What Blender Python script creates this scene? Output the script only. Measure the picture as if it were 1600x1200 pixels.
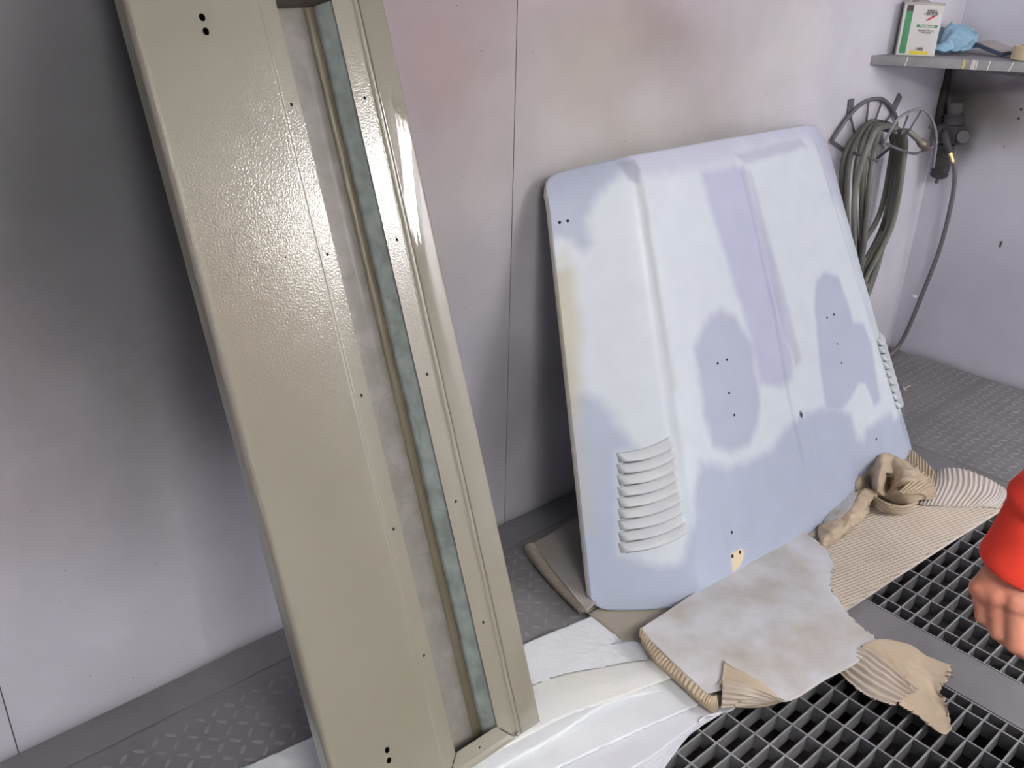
import bpy, bmesh, math, random
import numpy as np
from mathutils import Vector, Matrix, noise
for o in list(bpy.data.objects): bpy.data.objects.remove(o)
random.seed(7)
SC = bpy.context.scene
COL = SC.collection
PI = math.pi

# ------------------------------------------------------------------ camera
CR = np.array([[0.75225044, 0.26615387, -0.60272829],
               [-0.65841785, 0.33781616, -0.67258173],
               [0.02460113, 0.90279697, 0.42936281]])
CF = 1407.351
CP = np.array([0, 0, 1.32])
cam_d = bpy.data.cameras.new('camera')
cam = bpy.data.objects.new('camera', cam_d); COL.objects.link(cam)
cam_d.sensor_fit = 'HORIZONTAL'; cam_d.sensor_width = 36; cam_d.lens = CF * 36 / 1600
cam_d.clip_start = 0.02
m4 = Matrix([list(CR[i]) + [CP[i]] for i in range(3)] + [[0, 0, 0, 1]])
cam.matrix_world = m4
SC.camera = cam

# ------------------------------------------------------------------ light and exposure
SC.view_settings.view_transform = 'Standard'
SC.view_settings.look = 'None'
SC.view_settings.gamma = 1
SC.view_settings.use_curve_mapping = False
SC.view_settings.exposure = 0.50
world = bpy.data.worlds.new('world'); SC.world = world
world.use_nodes = True
world.node_tree.nodes['Background'].inputs[0].default_value = (0.80, 0.82, 0.92, 1)
world.node_tree.nodes['Background'].inputs[1].default_value = 0.25
TUBE = 52.0          # emission strength of the fluorescent tubes
LIGHTS = [  # centre, strength factor
    ((2.60, -1.45, 2.08), 1.0),
    ((0.10, -1.30, 2.08), 1.3),
]

# ------------------------------------------------------------------ geometry from the calibrated view
def ray(u, v): return CR @ np.array([(u - 800) / CF, -(v - 600) / CF, -1])
def on_plane(u, v, P, n):
    d = ray(u, v); n = np.array(n, float)
    return Vector(CP + d * ((np.array(P, float) - CP) @ n) / (d @ n))
def FL(u, v, z=0.0): return on_plane(u, v, (0, 0, z), (0, 0, 1))
def BW(u, v, y=1.44): return on_plane(u, v, (0, y, 0), (0, 1, 0))
def RW(u, v, x=3.215): return on_plane(u, v, (x, 0, 0), (1, 0, 0))
def DP(u, v, d): return Vector(CP + ray(u, v) * d)

def lin(c):
    return tuple(((x / 255) / 12.92 if x / 255 <= 0.04045 else ((x / 255 + 0.055) / 1.055) ** 2.4) for x in c)
def rgba(c): return (*lin(c), 1)

# ------------------------------------------------------------------ materials
def mat(name, color, rough=0.5, metal=0.0, noise_amt=0.0, noise_scale=8, color2=None, bump=0.0, bump_scale=100, coat=0.0, spec=0.5, emit=0, detail=4):
    m = bpy.data.materials.new(name); m.use_nodes = True
    nt = m.node_tree; N = nt.nodes; L = nt.links
    b = N['Principled BSDF']
    b.inputs['Roughness'].default_value = rough
    b.inputs['Metallic'].default_value = metal
    b.inputs['Specular IOR Level'].default_value = spec
    b.inputs['Coat Weight'].default_value = coat
    b.inputs['Base Color'].default_value = rgba(color)
    tc = N.new('ShaderNodeTexCoord')
    if color2 is not None:
        nz = N.new('ShaderNodeTexNoise'); nz.inputs['Scale'].default_value = noise_scale; nz.inputs['Detail'].default_value = detail
        L.new(tc.outputs['Object'], nz.inputs['Vector'])
        rp = N.new('ShaderNodeValToRGB'); rp.color_ramp.elements[0].position = 0.5 - 0.22; rp.color_ramp.elements[1].position = 0.5 + 0.22
        rp.color_ramp.elements[0].color = rgba(color); rp.color_ramp.elements[1].color = rgba(color2)
        L.new(nz.outputs['Fac'], rp.inputs['Fac']); L.new(rp.outputs['Color'], b.inputs['Base Color'])
    if bump:
        n2 = N.new('ShaderNodeTexNoise'); n2.inputs['Scale'].default_value = bump_scale; n2.inputs['Detail'].default_value = 2
        L.new(tc.outputs['Object'], n2.inputs['Vector'])
        bp = N.new('ShaderNodeBump'); bp.inputs['Strength'].default_value = bump; bp.inputs['Distance'].default_value = 0.002
        L.new(n2.outputs['Fac'], bp.inputs['Height']); L.new(bp.outputs['Normal'], b.inputs['Normal'])
    if emit:
        b.inputs['Emission Color'].default_value = rgba(color); b.inputs['Emission Strength'].default_value = emit
    return m

def blob_mat(name, base, blobs, rough=0.6, spec=0.4, speck=0.0, cloud=0.12, flat='xz'):
    """painted sheet wall with soft overspray stains and painted-in shadows; blobs = (centre, rx, rz, tilt, colour, strength) in wall metres"""
    m = bpy.data.materials.new(name); m.use_nodes = True
    nt = m.node_tree; N = nt.nodes; L = nt.links; b = N['Principled BSDF']
    b.inputs['Roughness'].default_value = rough; b.inputs['Specular IOR Level'].default_value = spec
    g = N.new('ShaderNodeNewGeometry'); sp = N.new('ShaderNodeSeparateXYZ')
    nz = N.new('ShaderNodeTexNoise'); nz.inputs['Scale'].default_value = 2.6; nz.inputs['Detail'].default_value = 4
    L.new(g.outputs['Position'], nz.inputs['Vector'])
    vs = N.new('ShaderNodeVectorMath'); vs.operation = 'SUBTRACT'; vs.inputs[1].default_value = (.5, .5, .5); L.new(nz.outputs['Color'], vs.inputs[0])
    vm = N.new('ShaderNodeVectorMath'); vm.operation = 'SCALE'; vm.inputs['Scale'].default_value = 0.32; L.new(vs.outputs[0], vm.inputs[0])
    va = N.new('ShaderNodeVectorMath'); va.operation = 'ADD'; L.new(g.outputs['Position'], va.inputs[0]); L.new(vm.outputs[0], va.inputs[1])
    L.new(va.outputs[0], sp.inputs[0])
    def M(op, a, c, clamp=False):
        n = N.new('ShaderNodeMath'); n.operation = op; n.use_clamp = clamp
        for i, x in enumerate((a, c)):
            if x is None: continue
            if isinstance(x, (int, float)): n.inputs[i].default_value = x
            else: L.new(x, n.inputs[i])
        return n.outputs[0]
    ax = sp.outputs['X'] if flat == 'xz' else sp.outputs['Y']; az = sp.outputs['Z']
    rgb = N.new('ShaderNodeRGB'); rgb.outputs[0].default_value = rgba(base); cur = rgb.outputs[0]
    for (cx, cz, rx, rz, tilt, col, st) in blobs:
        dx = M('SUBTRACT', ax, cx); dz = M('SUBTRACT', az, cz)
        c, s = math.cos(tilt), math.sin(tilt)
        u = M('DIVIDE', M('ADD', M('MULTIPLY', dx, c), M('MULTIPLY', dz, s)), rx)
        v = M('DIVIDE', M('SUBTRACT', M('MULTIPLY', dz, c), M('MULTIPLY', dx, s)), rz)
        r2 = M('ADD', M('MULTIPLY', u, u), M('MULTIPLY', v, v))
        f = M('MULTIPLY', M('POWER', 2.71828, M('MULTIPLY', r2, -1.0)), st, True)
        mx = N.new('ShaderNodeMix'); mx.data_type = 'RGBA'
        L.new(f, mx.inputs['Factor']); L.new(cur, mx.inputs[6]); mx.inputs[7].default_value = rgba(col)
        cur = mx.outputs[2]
    # gentle clouding
    n3 = N.new('ShaderNodeTexNoise'); n3.inputs['Scale'].default_value = 5; n3.inputs['Detail'].default_value = 6
    L.new(g.outputs['Position'], n3.inputs['Vector'])
    mr = N.new('ShaderNodeMapRange'); mr.inputs['From Min'].default_value = .3; mr.inputs['From Max'].default_value = .7
    mr.inputs['To Min'].default_value = 1 - cloud; mr.inputs['To Max'].default_value = 1 + cloud * .3
    L.new(n3.outputs['Fac'], mr.inputs['Value'])
    mm = N.new('ShaderNodeMix'); mm.data_type = 'RGBA'; mm.blend_type = 'MULTIPLY'; mm.inputs['Factor'].default_value = 1
    L.new(cur, mm.inputs[6]); L.new(mr.outputs[0], mm.inputs[7]); cur = mm.outputs[2]
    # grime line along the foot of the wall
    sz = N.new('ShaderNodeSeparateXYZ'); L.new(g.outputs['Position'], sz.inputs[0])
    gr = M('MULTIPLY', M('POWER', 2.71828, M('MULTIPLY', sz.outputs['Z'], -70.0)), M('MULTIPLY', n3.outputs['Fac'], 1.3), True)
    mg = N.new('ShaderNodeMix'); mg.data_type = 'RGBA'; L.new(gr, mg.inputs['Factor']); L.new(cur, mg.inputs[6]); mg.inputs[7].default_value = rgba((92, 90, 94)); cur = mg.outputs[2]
    # dust specks
    vo = N.new('ShaderNodeTexVoronoi'); vo.inputs['Scale'].default_value = 26; vo.feature = 'F1'
    L.new(g.outputs['Position'], vo.inputs['Vector'])
    lt = M('LESS_THAN', vo.outputs['Distance'], speck)
    m5 = N.new('ShaderNodeMix'); m5.data_type = 'RGBA'; L.new(M('MULTIPLY', lt, .6), m5.inputs['Factor']); L.new(cur, m5.inputs[6]); m5.inputs[7].default_value = rgba((70, 66, 72))
    L.new(m5.outputs[2], b.inputs['Base Color'])
    bp = N.new('ShaderNodeBump'); bp.inputs['Strength'].default_value = .08; bp.inputs['Distance'].default_value = .002
    n4 = N.new('ShaderNodeTexNoise'); n4.inputs['Scale'].default_value = 160; L.new(g.outputs['Position'], n4.inputs['Vector'])
    L.new(n4.outputs['Fac'], bp.inputs['Height']); L.new(bp.outputs['Normal'], b.inputs['Normal'])
    return m

# ------------------------------------------------------------------ mesh helpers
def ob(name, verts, faces, m, parent=None, smooth=False, loc=None):
    me = bpy.data.meshes.new(name)
    me.from_pydata([tuple(v) for v in verts], [], faces)
    me.validate(); me.update()
    if smooth: me.polygons.foreach_set('use_smooth', [True] * len(me.polygons))
    if m: me.materials.append(m)
    o = bpy.data.objects.new(name, me); COL.objects.link(o)
    if parent: o.parent = parent
    if loc is not None: o.location = loc
    return o
def obm(name, bm, m, parent=None, smooth=False):
    me = bpy.data.meshes.new(name); bm.to_mesh(me); bm.free()
    if smooth: me.polygons.foreach_set('use_smooth', [True] * len(me.polygons))
    if m: me.materials.append(m)
    o = bpy.data.objects.new(name, me); COL.objects.link(o)
    if parent: o.parent = parent
    return o
def tag(o, label=None, cat=None, group=None, kind=None):
    if label: o['label'] = label
    if cat: o['category'] = cat
    if group: o['group'] = group
    if kind: o['kind'] = kind
    return o
def empty(name, loc, label, cat, group=None):
    o = bpy.data.objects.new(name, None); COL.objects.link(o); o.location = loc
    o.empty_display_size = .05
    return tag(o, label, cat, group)
def adopt(root):
    """children were written in world coordinates: keep them where they are under a root that has a location"""
    inv = Matrix.Translation(-Vector(root.location))
    for ch in COL.objects:
        if ch.parent is root: ch.matrix_parent_inverse = inv
def box(bm, x0, x1, y0, y1, z0, z1, bev=0.0, M=None):
    vs = [bm.verts.new((x, y, z)) for x in (x0, x1) for y in (y0, y1) for z in (z0, z1)]
    idx = [(0, 1, 3, 2), (4, 6, 7, 5), (0, 4, 5, 1), (2, 3, 7, 6), (0, 2, 6, 4), (1, 5, 7, 3)]
    fs = [bm.faces.new([vs[i] for i in f]) for f in idx]
    if bev:
        es = list({e for f in fs for e in f.edges})
        r = bmesh.ops.bevel(bm, geom=es, offset=bev, segments=2, affect='EDGES', profile=.6)
        vs = list({v for f in r['faces'] for v in f.verts} | {v for v in vs if v.is_valid})
    if M is not None:
        bmesh.ops.transform(bm, matrix=M, verts=[v for v in vs if v.is_valid])
def tube(bm, pts, r, seg=10, caps=True):
    pts = [Vector(p) for p in pts]; n = len(pts)
    rs = r if isinstance(r, (list, tuple)) else [r] * n
    rings = []; up = None
    for i, p in enumerate(pts):
        t = (pts[min(i + 1, n - 1)] - pts[max(i - 1, 0)]).normalized()
        if up is None:
            up = Vector((0, 0, 1)) if abs(t.z) < .9 else Vector((1, 0, 0))
        a = (up - t * up.dot(t)).normalized(); up = a; c = t.cross(a)
        rings.append([bm.verts.new(p + (a * math.cos(2 * PI * k / seg) + c * math.sin(2 * PI * k / seg)) * rs[i]) for k in range(seg)])
    for i in range(n - 1):
        for k in range(seg):
            bm.faces.new((rings[i][k], rings[i][(k + 1) % seg], rings[i + 1][(k + 1) % seg], rings[i + 1][k]))
    if caps:
        bm.faces.new(rings[0][::-1]); bm.faces.new(rings[-1])
def crom(pts, n):
    pts = [Vector(p) for p in pts]; m = len(pts)
    P = [pts[0] * 2 - pts[1]] + pts + [pts[-1] * 2 - pts[-2]]
    out = []
    for k in range(n):
        x = k / (n - 1) * (m - 1); i = min(int(x), m - 2); t = x - i
        a, b, c, d = P[i], P[i + 1], P[i + 2], P[i + 3]
        out.append(.5 * ((2 * b) + (c - a) * t + (2 * a - 5 * b + 4 * c - d) * t * t + (3 * b - a - 3 * c + d) * t ** 3))
    return out
def lathe(bm, prof, M, seg=20):
    """prof = [(r, h)] around local z, placed by matrix M"""
    rings = []
    for r, h in prof:
        rings.append([bm.verts.new(M @ Vector((max(r, 1e-4) * math.cos(2 * PI * k / seg), max(r, 1e-4) * math.sin(2 * PI * k / seg), h))) for k in range(seg)])
    for i in range(len(prof) - 1):
        for k in range(seg):
            bm.faces.new((rings[i][k], rings[i][(k + 1) % seg], rings[i + 1][(k + 1) % seg], rings[i + 1][k]))
    bm.faces.new(rings[0][::-1]); bm.faces.new(rings[-1])
def frame_z(p, z, x=None):
    """matrix at p whose local z points along z"""
    z = Vector(z).normalized(); x = Vector(x) if x is not None else (Vector((1, 0, 0)) if abs(z.x) < .9 else Vector((0, 1, 0)))
    x = (x - z * x.dot(z)).normalized(); y = z.cross(x)
    return Matrix(((x.x, y.x, z.x, p[0]), (x.y, y.y, z.y, p[1]), (x.z, y.z, z.z, p[2]), (0, 0, 0, 1)))
def fix_normals(o):
    bm = bmesh.new(); bm.from_mesh(o.data); bmesh.ops.recalc_face_normals(bm, faces=bm.faces); bm.to_mesh(o.data); bm.free()

def sheet(name, rows, nu, nv, m, parent, rib=None, crumple=0.0, crease=0.0, crs=16, cscale=18, torn='', torn_amp=.006, thick=.0015, seed=0, minz=None):
    """a piece of paper or cloth through a net of control points. rib=('u'|'v'|(dx,dy), count_or_pitch, amp)"""
    g1 = [crom(r, nu) for r in rows]
    cols = []
    for i in range(nu): cols.append(crom([g[i] for g in g1], nv) if len(rows) > 1 else None)
    G = [[cols[i][j] for i in range(nu)] for j in range(nv)]
    so = Vector((seed * 3.1, seed * 1.7, 0))
    # torn edges: pull the boundary in and out along the sheet
    def jag(k): return (noise.noise(Vector((k * .9, seed * 2.3, 1))) + .7 * noise.noise(Vector((k * 2.7, seed, 5)))) * torn_amp * 1.6
    for j in range(nv):
        for i in range(nu):
            pass
    if 'a' in torn:
        for i in range(nu):
            d = (G[0][i] - G[min(3, nv - 1)][i]).normalized(); G[0][i] = G[0][i] + d * jag(i)
    if 'b' in torn:
        for i in range(nu):
            d = (G[-1][i] - G[max(nv - 4, 0)][i]).normalized(); G[-1][i] = G[-1][i] + d * jag(i + 70)
    if 'l' in torn:
        for j in range(nv):
            d = (G[j][0] - G[j][min(3, nu - 1)]).normalized(); G[j][0] = G[j][0] + d * jag(j + 140)
    if 'r' in torn:
        for j in range(nv):
            d = (G[j][-1] - G[j][max(nu - 4, 0)]).normalized(); G[j][-1] = G[j][-1] + d * jag(j + 210)
    V = []
    for j in range(nv):
        for i in range(nu):
            p = G[j][i]
            du = G[j][min(i + 1, nu - 1)] - G[j][max(i - 1, 0)]; dv = G[min(j + 1, nv - 1)][i] - G[max(j - 1, 0)][i]
            n = du.cross(dv)
            n = n.normalized() if n.length > 1e-9 else Vector((0, 0, 1))
            if n.z < 0: n = -n
            h = 0
            if rib:
                if rib[0] == 'u': h += math.sin(2 * PI * rib[1] * i / (nu - 1)) * rib[2]
                elif rib[0] == 'v': h += math.sin(2 * PI * rib[1] * j / (nv - 1)) * rib[2]
                else: h += math.sin(2 * PI * (p.x * rib[0][0] + p.y * rib[0][1]) / rib[1]) * rib[2]
            if crumple:
                q = p * cscale + so
                h += crumple * (1.0 - 2.4 * abs(noise.noise(q))) + crumple * .5 * (noise.noise(q * 2.3))
            if crease:
                q = p * crs + so; q += Vector((noise.noise(q * .7), noise.noise(q * .7 + Vector((9, 0, 0))), noise.noise(q * .7 + Vector((0, 9, 0))))) * .5
                dd_ = noise.voronoi(q)[0]
                h += crease * (dd_[0] * 1.6 - .6) + crease * .35 * (noise.voronoi(q * 2.3)[0][0] - .4)
            q = p + n * h
            if minz is not None and q.z < minz: q.z = minz + (q.z - minz) * .05
            V.append(q)
    F = [(j * nu + i, j * nu + i + 1, (j + 1) * nu + i + 1, (j + 1) * nu + i) for j in range(nv - 1) for i in range(nu - 1)]
    o = ob(name, V, F, m, parent, smooth=True)
    fix_up(o)
    if thick:
        s = o.modifiers.new('thickness', 'SOLIDIFY'); s.thickness = thick; s.offset = -1
    return o
def fix_up(o):
    me = o.data
    if sum(p.normal.z * p.area for p in me.polygons) < 0: me.flip_normals()

def voxel_body(name, caps, ells, vox, m, parent, smooth_it=6):
    """one continuous surface grown from tapering limbs: caps=(p0,p1,r0,r1), ells=(centre,(rx,ry,rz),euler z-rot matrix)"""
    bm = bmesh.new()
    for (a, b, r0, r1) in caps:
        a, b = Vector(a), Vector(b); d = b - a; M = frame_z(a, d if d.length > 1e-6 else (0, 0, 1)); Ln = d.length
        prof = [(r0 * math.sin(t), -r0 * math.cos(t)) for t in (0.02, .5, 1.0)] + [(r0 + (r1 - r0) * k / 5, Ln * k / 5) for k in range(6)] + [(r1 * math.sin(t), Ln - r1 * math.cos(t)) for t in (PI - 1.0, PI - .5, PI - .02)]
        lathe(bm, prof, M, 16)
    for (c, r, R) in ells:
        res = bmesh.ops.create_uvsphere(bm, u_segments=20, v_segments=14, radius=1)
        bmesh.ops.transform(bm, matrix=Matrix.Translation(Vector(c)) @ (R.to_4x4() if R else Matrix.Identity(4)) @ Matrix.Diagonal((*r, 1)), verts=res['verts'])
    me = bpy.data.meshes.new(name); bm.to_mesh(me); bm.free()
    o = bpy.data.objects.new(name, me); COL.objects.link(o)
    r = o.modifiers.new('r', 'REMESH'); r.mode = 'VOXEL'; r.voxel_size = vox
    s = o.modifiers.new('s', 'SMOOTH'); s.factor = .6; s.iterations = smooth_it
    dg = bpy.context.evaluated_depsgraph_get()
    me2 = bpy.data.meshes.new_from_object(o.evaluated_get(dg))
    o.modifiers.clear(); o.data = me2; me2.name = name
    me2.polygons.foreach_set('use_smooth', [True] * len(me2.polygons))
    me2.materials.clear(); me2.materials.append(m)
    if parent: o.parent = parent
    return o

# ------------------------------------------------------------------ room shell
XR = 3.215                      # right wall
WL = [(-2.6, 1.452), (1.288, 1.452), (3.215, 1.422)]   # back wall line (two sheets, slightly kinked at the seam)
ZC = 2.201
def bwp(u, v): p = BW(u, v, 1.44); return p.x, p.z
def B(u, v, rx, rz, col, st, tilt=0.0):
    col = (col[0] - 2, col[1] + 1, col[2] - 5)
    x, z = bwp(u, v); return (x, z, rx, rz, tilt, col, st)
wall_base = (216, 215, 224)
m_back = blob_mat('overspray_shadow_wall_paint', wall_base, [
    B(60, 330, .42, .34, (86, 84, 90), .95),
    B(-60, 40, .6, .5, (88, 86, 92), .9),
    B(250, 560, .20, .30, (98, 96, 104), .75),  # overspray plus the panel's cast shadow, both put in the colour
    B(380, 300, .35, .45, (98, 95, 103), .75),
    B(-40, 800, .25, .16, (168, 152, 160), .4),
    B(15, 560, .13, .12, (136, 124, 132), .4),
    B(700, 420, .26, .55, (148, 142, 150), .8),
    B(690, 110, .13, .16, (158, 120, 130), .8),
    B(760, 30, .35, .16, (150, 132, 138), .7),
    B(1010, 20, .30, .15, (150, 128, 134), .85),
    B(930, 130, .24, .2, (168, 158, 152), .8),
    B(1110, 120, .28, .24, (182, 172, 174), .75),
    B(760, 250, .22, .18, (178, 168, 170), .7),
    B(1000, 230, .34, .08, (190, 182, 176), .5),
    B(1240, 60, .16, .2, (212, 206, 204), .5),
    B(800, 600, .22, .3, (140, 138, 152), .6),  # cast shadow left of the bonnet, painted into the wall colour
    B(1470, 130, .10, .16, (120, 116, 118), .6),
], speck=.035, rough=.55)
def rbl(u, v, ry, rz, col, st, tilt=0.0):
    p = RW(u, v); return (p.y, p.z, ry, rz, tilt, col, st)
m_right = blob_mat('overspray_side_wall_paint', (218, 217, 229), [
    rbl(1500, 130, .13, .10, (40, 35, 34), .98),
    rbl(1540, 150, .15, .09, (62, 56, 54), .85, .5),
    rbl(1490, 200, .07, .12, (58, 54, 56), .9),
    rbl(1560, 180, .16, .10, (150, 145, 138), .6, .6),
    rbl(1595, 120, .08, .05, (130, 110, 116), .6),
    rbl(1600, 480, .4, .3, (186, 183, 198), .6),
], flat='yz', rough=.55, cloud=.06)
m_plain = mat('pale_booth_paint', (196, 194, 204), rough=.6, color2=(186, 184, 194), noise_scale=1.5)
m_seam = mat('dark_seam_filler', (96, 92, 98), rough=.8)
m_paint_floor = mat('grey_floor_paint', (106, 106, 110), rough=.5, color2=(122, 120, 122), noise_scale=5, bump=.25, bump_scale=60, spec=.4)
m_lug = mat('grey_floor_paint_lugs', (124, 122, 125), rough=.4, color2=(136, 134, 137), noise_scale=9, spec=.45)

def slab(name, pts, z0, z1, m, parent=None, bev=0.0):
    """vertical-sided slab over an outline in plan"""
    n = len(pts)
    V = [(x, y, z0) for x, y in pts] + [(x, y, z1) for x, y in pts]
    F = [tuple(range(n))[::-1], tuple(range(n, 2 * n))] + [(i, (i + 1) % n, n + (i + 1) % n, n + i) for i in range(n)]
    o = ob(name, V, F, m, parent)
    fix_normals(o)
    return o
def wall_piece(name, a, b, m, th=.06, z0=0.0, z1=ZC, parent=None, out=1):
    a, b = Vector((*a, 0)), Vector((*b, 0)); d = (b - a).normalized(); n = Vector((-d.y, d.x, 0)) * th * out
    return slab(name, [(a.x, a.y), (b.x, b.y), (b.x + n.x, b.y + n.y), (a.x + n.x, a.y + n.y)], z0, z1, m, parent)

wb = bpy.data.objects.new('wall_back', None); COL.objects.link(wb); wb['kind'] = 'structure'
s2 = BW(13, 1120, 1.452).x
gap = .0012
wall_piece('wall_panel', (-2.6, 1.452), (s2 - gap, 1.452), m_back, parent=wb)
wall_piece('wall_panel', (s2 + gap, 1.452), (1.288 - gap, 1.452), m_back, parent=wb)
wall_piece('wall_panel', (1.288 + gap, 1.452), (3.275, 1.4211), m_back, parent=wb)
for sx in (s2, 1.288):
    bm = bmesh.new(); box(bm, sx - .006, sx + .006, 1.4545, 1.50, 0, ZC); obm('seam_filler', bm, m_seam, wb)
# faint lapped edge of a patched sheet high on the back wall
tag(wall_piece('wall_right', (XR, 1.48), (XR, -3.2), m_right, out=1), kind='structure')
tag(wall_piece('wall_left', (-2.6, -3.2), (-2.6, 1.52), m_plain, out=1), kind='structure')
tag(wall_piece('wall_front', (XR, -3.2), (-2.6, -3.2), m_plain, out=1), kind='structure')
tag(slab('ceiling', [(-2.7, -3.3), (3.3, -3.3), (3.3, 1.55), (-2.7, 1.55)], ZC, ZC + .05, m_plain), kind='structure')

# floor: sub-floor slab, border strips, tread plates; the gratings lie in the openings
fl = bpy.data.objects.new('floor', None); COL.objects.link(fl); fl['kind'] = 'structure'
m_pit = mat('dark_pit_dust', (66, 62, 62), rough=.95, color2=(112, 102, 96), noise_scale=40, bump=.8, bump_scale=60)
m_pitwall = mat('dark_pit_wall', (46, 46, 48), rough=.9)
slab('pit_floor', [(-2.6, -3.2), (3.25, -3.2), (3.25, 1.5), (-2.6, 1.5)], -.20, -.15, m_pit, fl)
G1 = (.80, 1.606, .12, .96)     # x0,x1,y0,y1 of the nearer grating opening
G2 = (1.732, 2.43, .10, .96)
def plate(name, x0, x1, y0, y1, m=m_paint_floor, th=.008, bev=.0015, z=0.0):
    bm = bmesh.new(); box(bm, x0 + .0012, x1 - .0012, y0 + .0012, y1 - .0012, z - th, z, bev=bev)
    return obm(name, bm, m, fl)
XS = 2.533; YS = 1.365
plate('border_strip', -2.6, XR, YS, 1.4515 if False else 1.46)
def lugs(parent, x0, x1, y0, y1, pitch=.0290, mar=.02, hh=.0036):
    V = []; F = []
    nx = int((x1 - x0 - 2 * mar) / pitch); ny = int((y1 - y0 - 2 * mar) / pitch)
    for i in range(nx + 1):
        for j in range(ny + 1):
            cx = x0 + mar + i * pitch; cy = y0 + mar + j * pitch
            a = PI / 4 if (i + j) % 2 else -PI / 4
            w, l, h = .0047, .0125, hh
            hk = .75 + .5 * noise.noise(Vector((cx * 6, cy * 6, 0)))
            b0 = len(V); c, s = math.cos(a), math.sin(a)
            def P(u, v, z): V.append((cx + u * c - v * s, cy + u * s + v * c, z))
            P(-l, 0, -.0003); P(-l * .55, -w, -.0003); P(l * .55, -w, -.0003); P(l, 0, -.0003); P(l * .55, w, -.0003); P(-l * .55, w, -.0003)
            P(-l * .6, 0, h * hk); P(l * .6, 0, h * hk); 
            F += [(b0, b0 + 1, b0 + 6), (b0 + 1, b0 + 2, b0 + 7, b0 + 6), (b0 + 2, b0 + 3, b0 + 7), (b0 + 3, b0 + 4, b0 + 7), (b0 + 4, b0 + 5, b0 + 6, b0 + 7), (b0 + 5, b0, b0 + 6)]
    o = ob('raised_tread', V, F, m_lug, parent, smooth=True); o['kind'] = 'stuff'
    return o
p = plate('tread_plate', -.62, .86, .98, YS); lugs(p, -.62, .86, .98, YS)
p = plate('tread_plate', .86, 2.40, .98, YS); lugs(p, .86, 1.75, 1.0, YS, hh=.0016)
plate('border_strip', 2.40, XS, -.6, YS)
p = plate('tread_plate', XS, XR, 1.053, YS); lugs(p, XS, XR, 1.053, YS)
p = plate('tread_plate', XS, XR, .10, 1.053); lugs(p, XS, XR, .10, 1.053)
plate('tread_plate', XS, XR, -3.2, .10)
plate('border_strip', G1[1], G2[0], -.6, .98)
plate('border_strip', G1[0], G1[1], G1[3] , .98)
plate('border_strip', G2[0], 2.40, G2[3], .98)
plate('floor_plate', -2.6, -.62, -3.2, YS)
plate('floor_plate', -.62, G1[0], -3.2, .98)
plate('floor_plate', G1[0], XS, -3.2, -.6)
plate('floor_plate', G1[0], G1[1], -.6, G1[2])
plate('floor_plate', G2[0], 2.40, -.6, G2[2])
# pit beams below the strips
for (a, b_, c, d) in ((G1[1], G2[0], .1, .98), (.70, G1[0], .1, .98), (2.40, XS, .1, .98), (G1[0], XS, .97, 1.03), (G1[0], XS, .02, .1)):
    bm = bmesh.new(); box(bm, a + .012, b_ - .012, c, d, -.15, -.009); obm('pit_beam', bm, m_pitwall, fl)

# gratings: every bar is a part
m_grate = mat('grey_painted_grating_steel', (140, 141, 142), rough=.55, color2=(122, 123, 125), noise_scale=30, spec=.4)
m_grate_dark = mat('dark_grating_steel', (104, 105, 107), rough=.8, color2=(84, 84, 86), noise_scale=25)
def grating(G, xs, ys, label):
    x0, x1, y0, y1 = G
    r = empty('floor_grating', (x0, y0, 0), label, 'grating')
    def bar(name, a, b_, c, d, z0, z1):
        bm = bmesh.new(); box(bm, a - x0, b_ - x0, c - y0, d - y0, z0, z1); o = obm(name, bm, m_grate_side, r); return o
    # top faces lighter, sides darker: two slots on one mesh
    global m_grate_side
    m_grate_side = m_grate
    w = .0019
    proto = None
    for x in xs:
        if proto is None: proto = bar('bearing_bar', x - w, x + w, y0 + .003, y1 - .003, -.036, -.001); px = x
        else:
            o = proto.copy(); COL.objects.link(o); o.parent = r; o.location = (x - px, 0, 0)
    proto = None
    for y in ys:
        if proto is None: proto = bar('cross_bar', x0 + .003, x1 - .003, y - w, y + w, -.034, -.0015); py = y
        else:
            o = proto.copy(); COL.objects.link(o); o.parent = r; o.location = (0, y - py, 0)
    for (a, b_, c, d) in ((x0 + .001, x0 + .0045, y0, y1), (x1 - .0045, x1 - .001, y0, y1), (x0, x1, y0 + .001, y0 + .0045), (x0, x1, y1 - .0045, y1 - .001)):
        bar('edge_bar', a, b_, c, d, -.038, -.0008)
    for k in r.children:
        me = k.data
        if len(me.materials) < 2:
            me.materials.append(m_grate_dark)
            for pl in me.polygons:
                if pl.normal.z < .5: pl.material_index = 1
    # ledge angle carrying the grating
    return r
ys = [.622 + .0335 * k for k in range(-15, 11)]
ys = [y for y in ys if .13 < y < .95]
grating(G1, [1.1255 + .0745 * k for k in range(-4, 7)], ys, 'grey steel floor grating nearest the camera, partly under white blanket and torn cardboard')
ys2 = [.660 + .0338 * k for k in range(-16, 10)]
ys2 = [y for y in ys2 if .11 < y < .95]
grating(G2, [1.773 + .0745 * k for k in range(0, 9)], ys2, 'grey steel floor grating below the hand, beside the ribbed cardboard')

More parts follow.
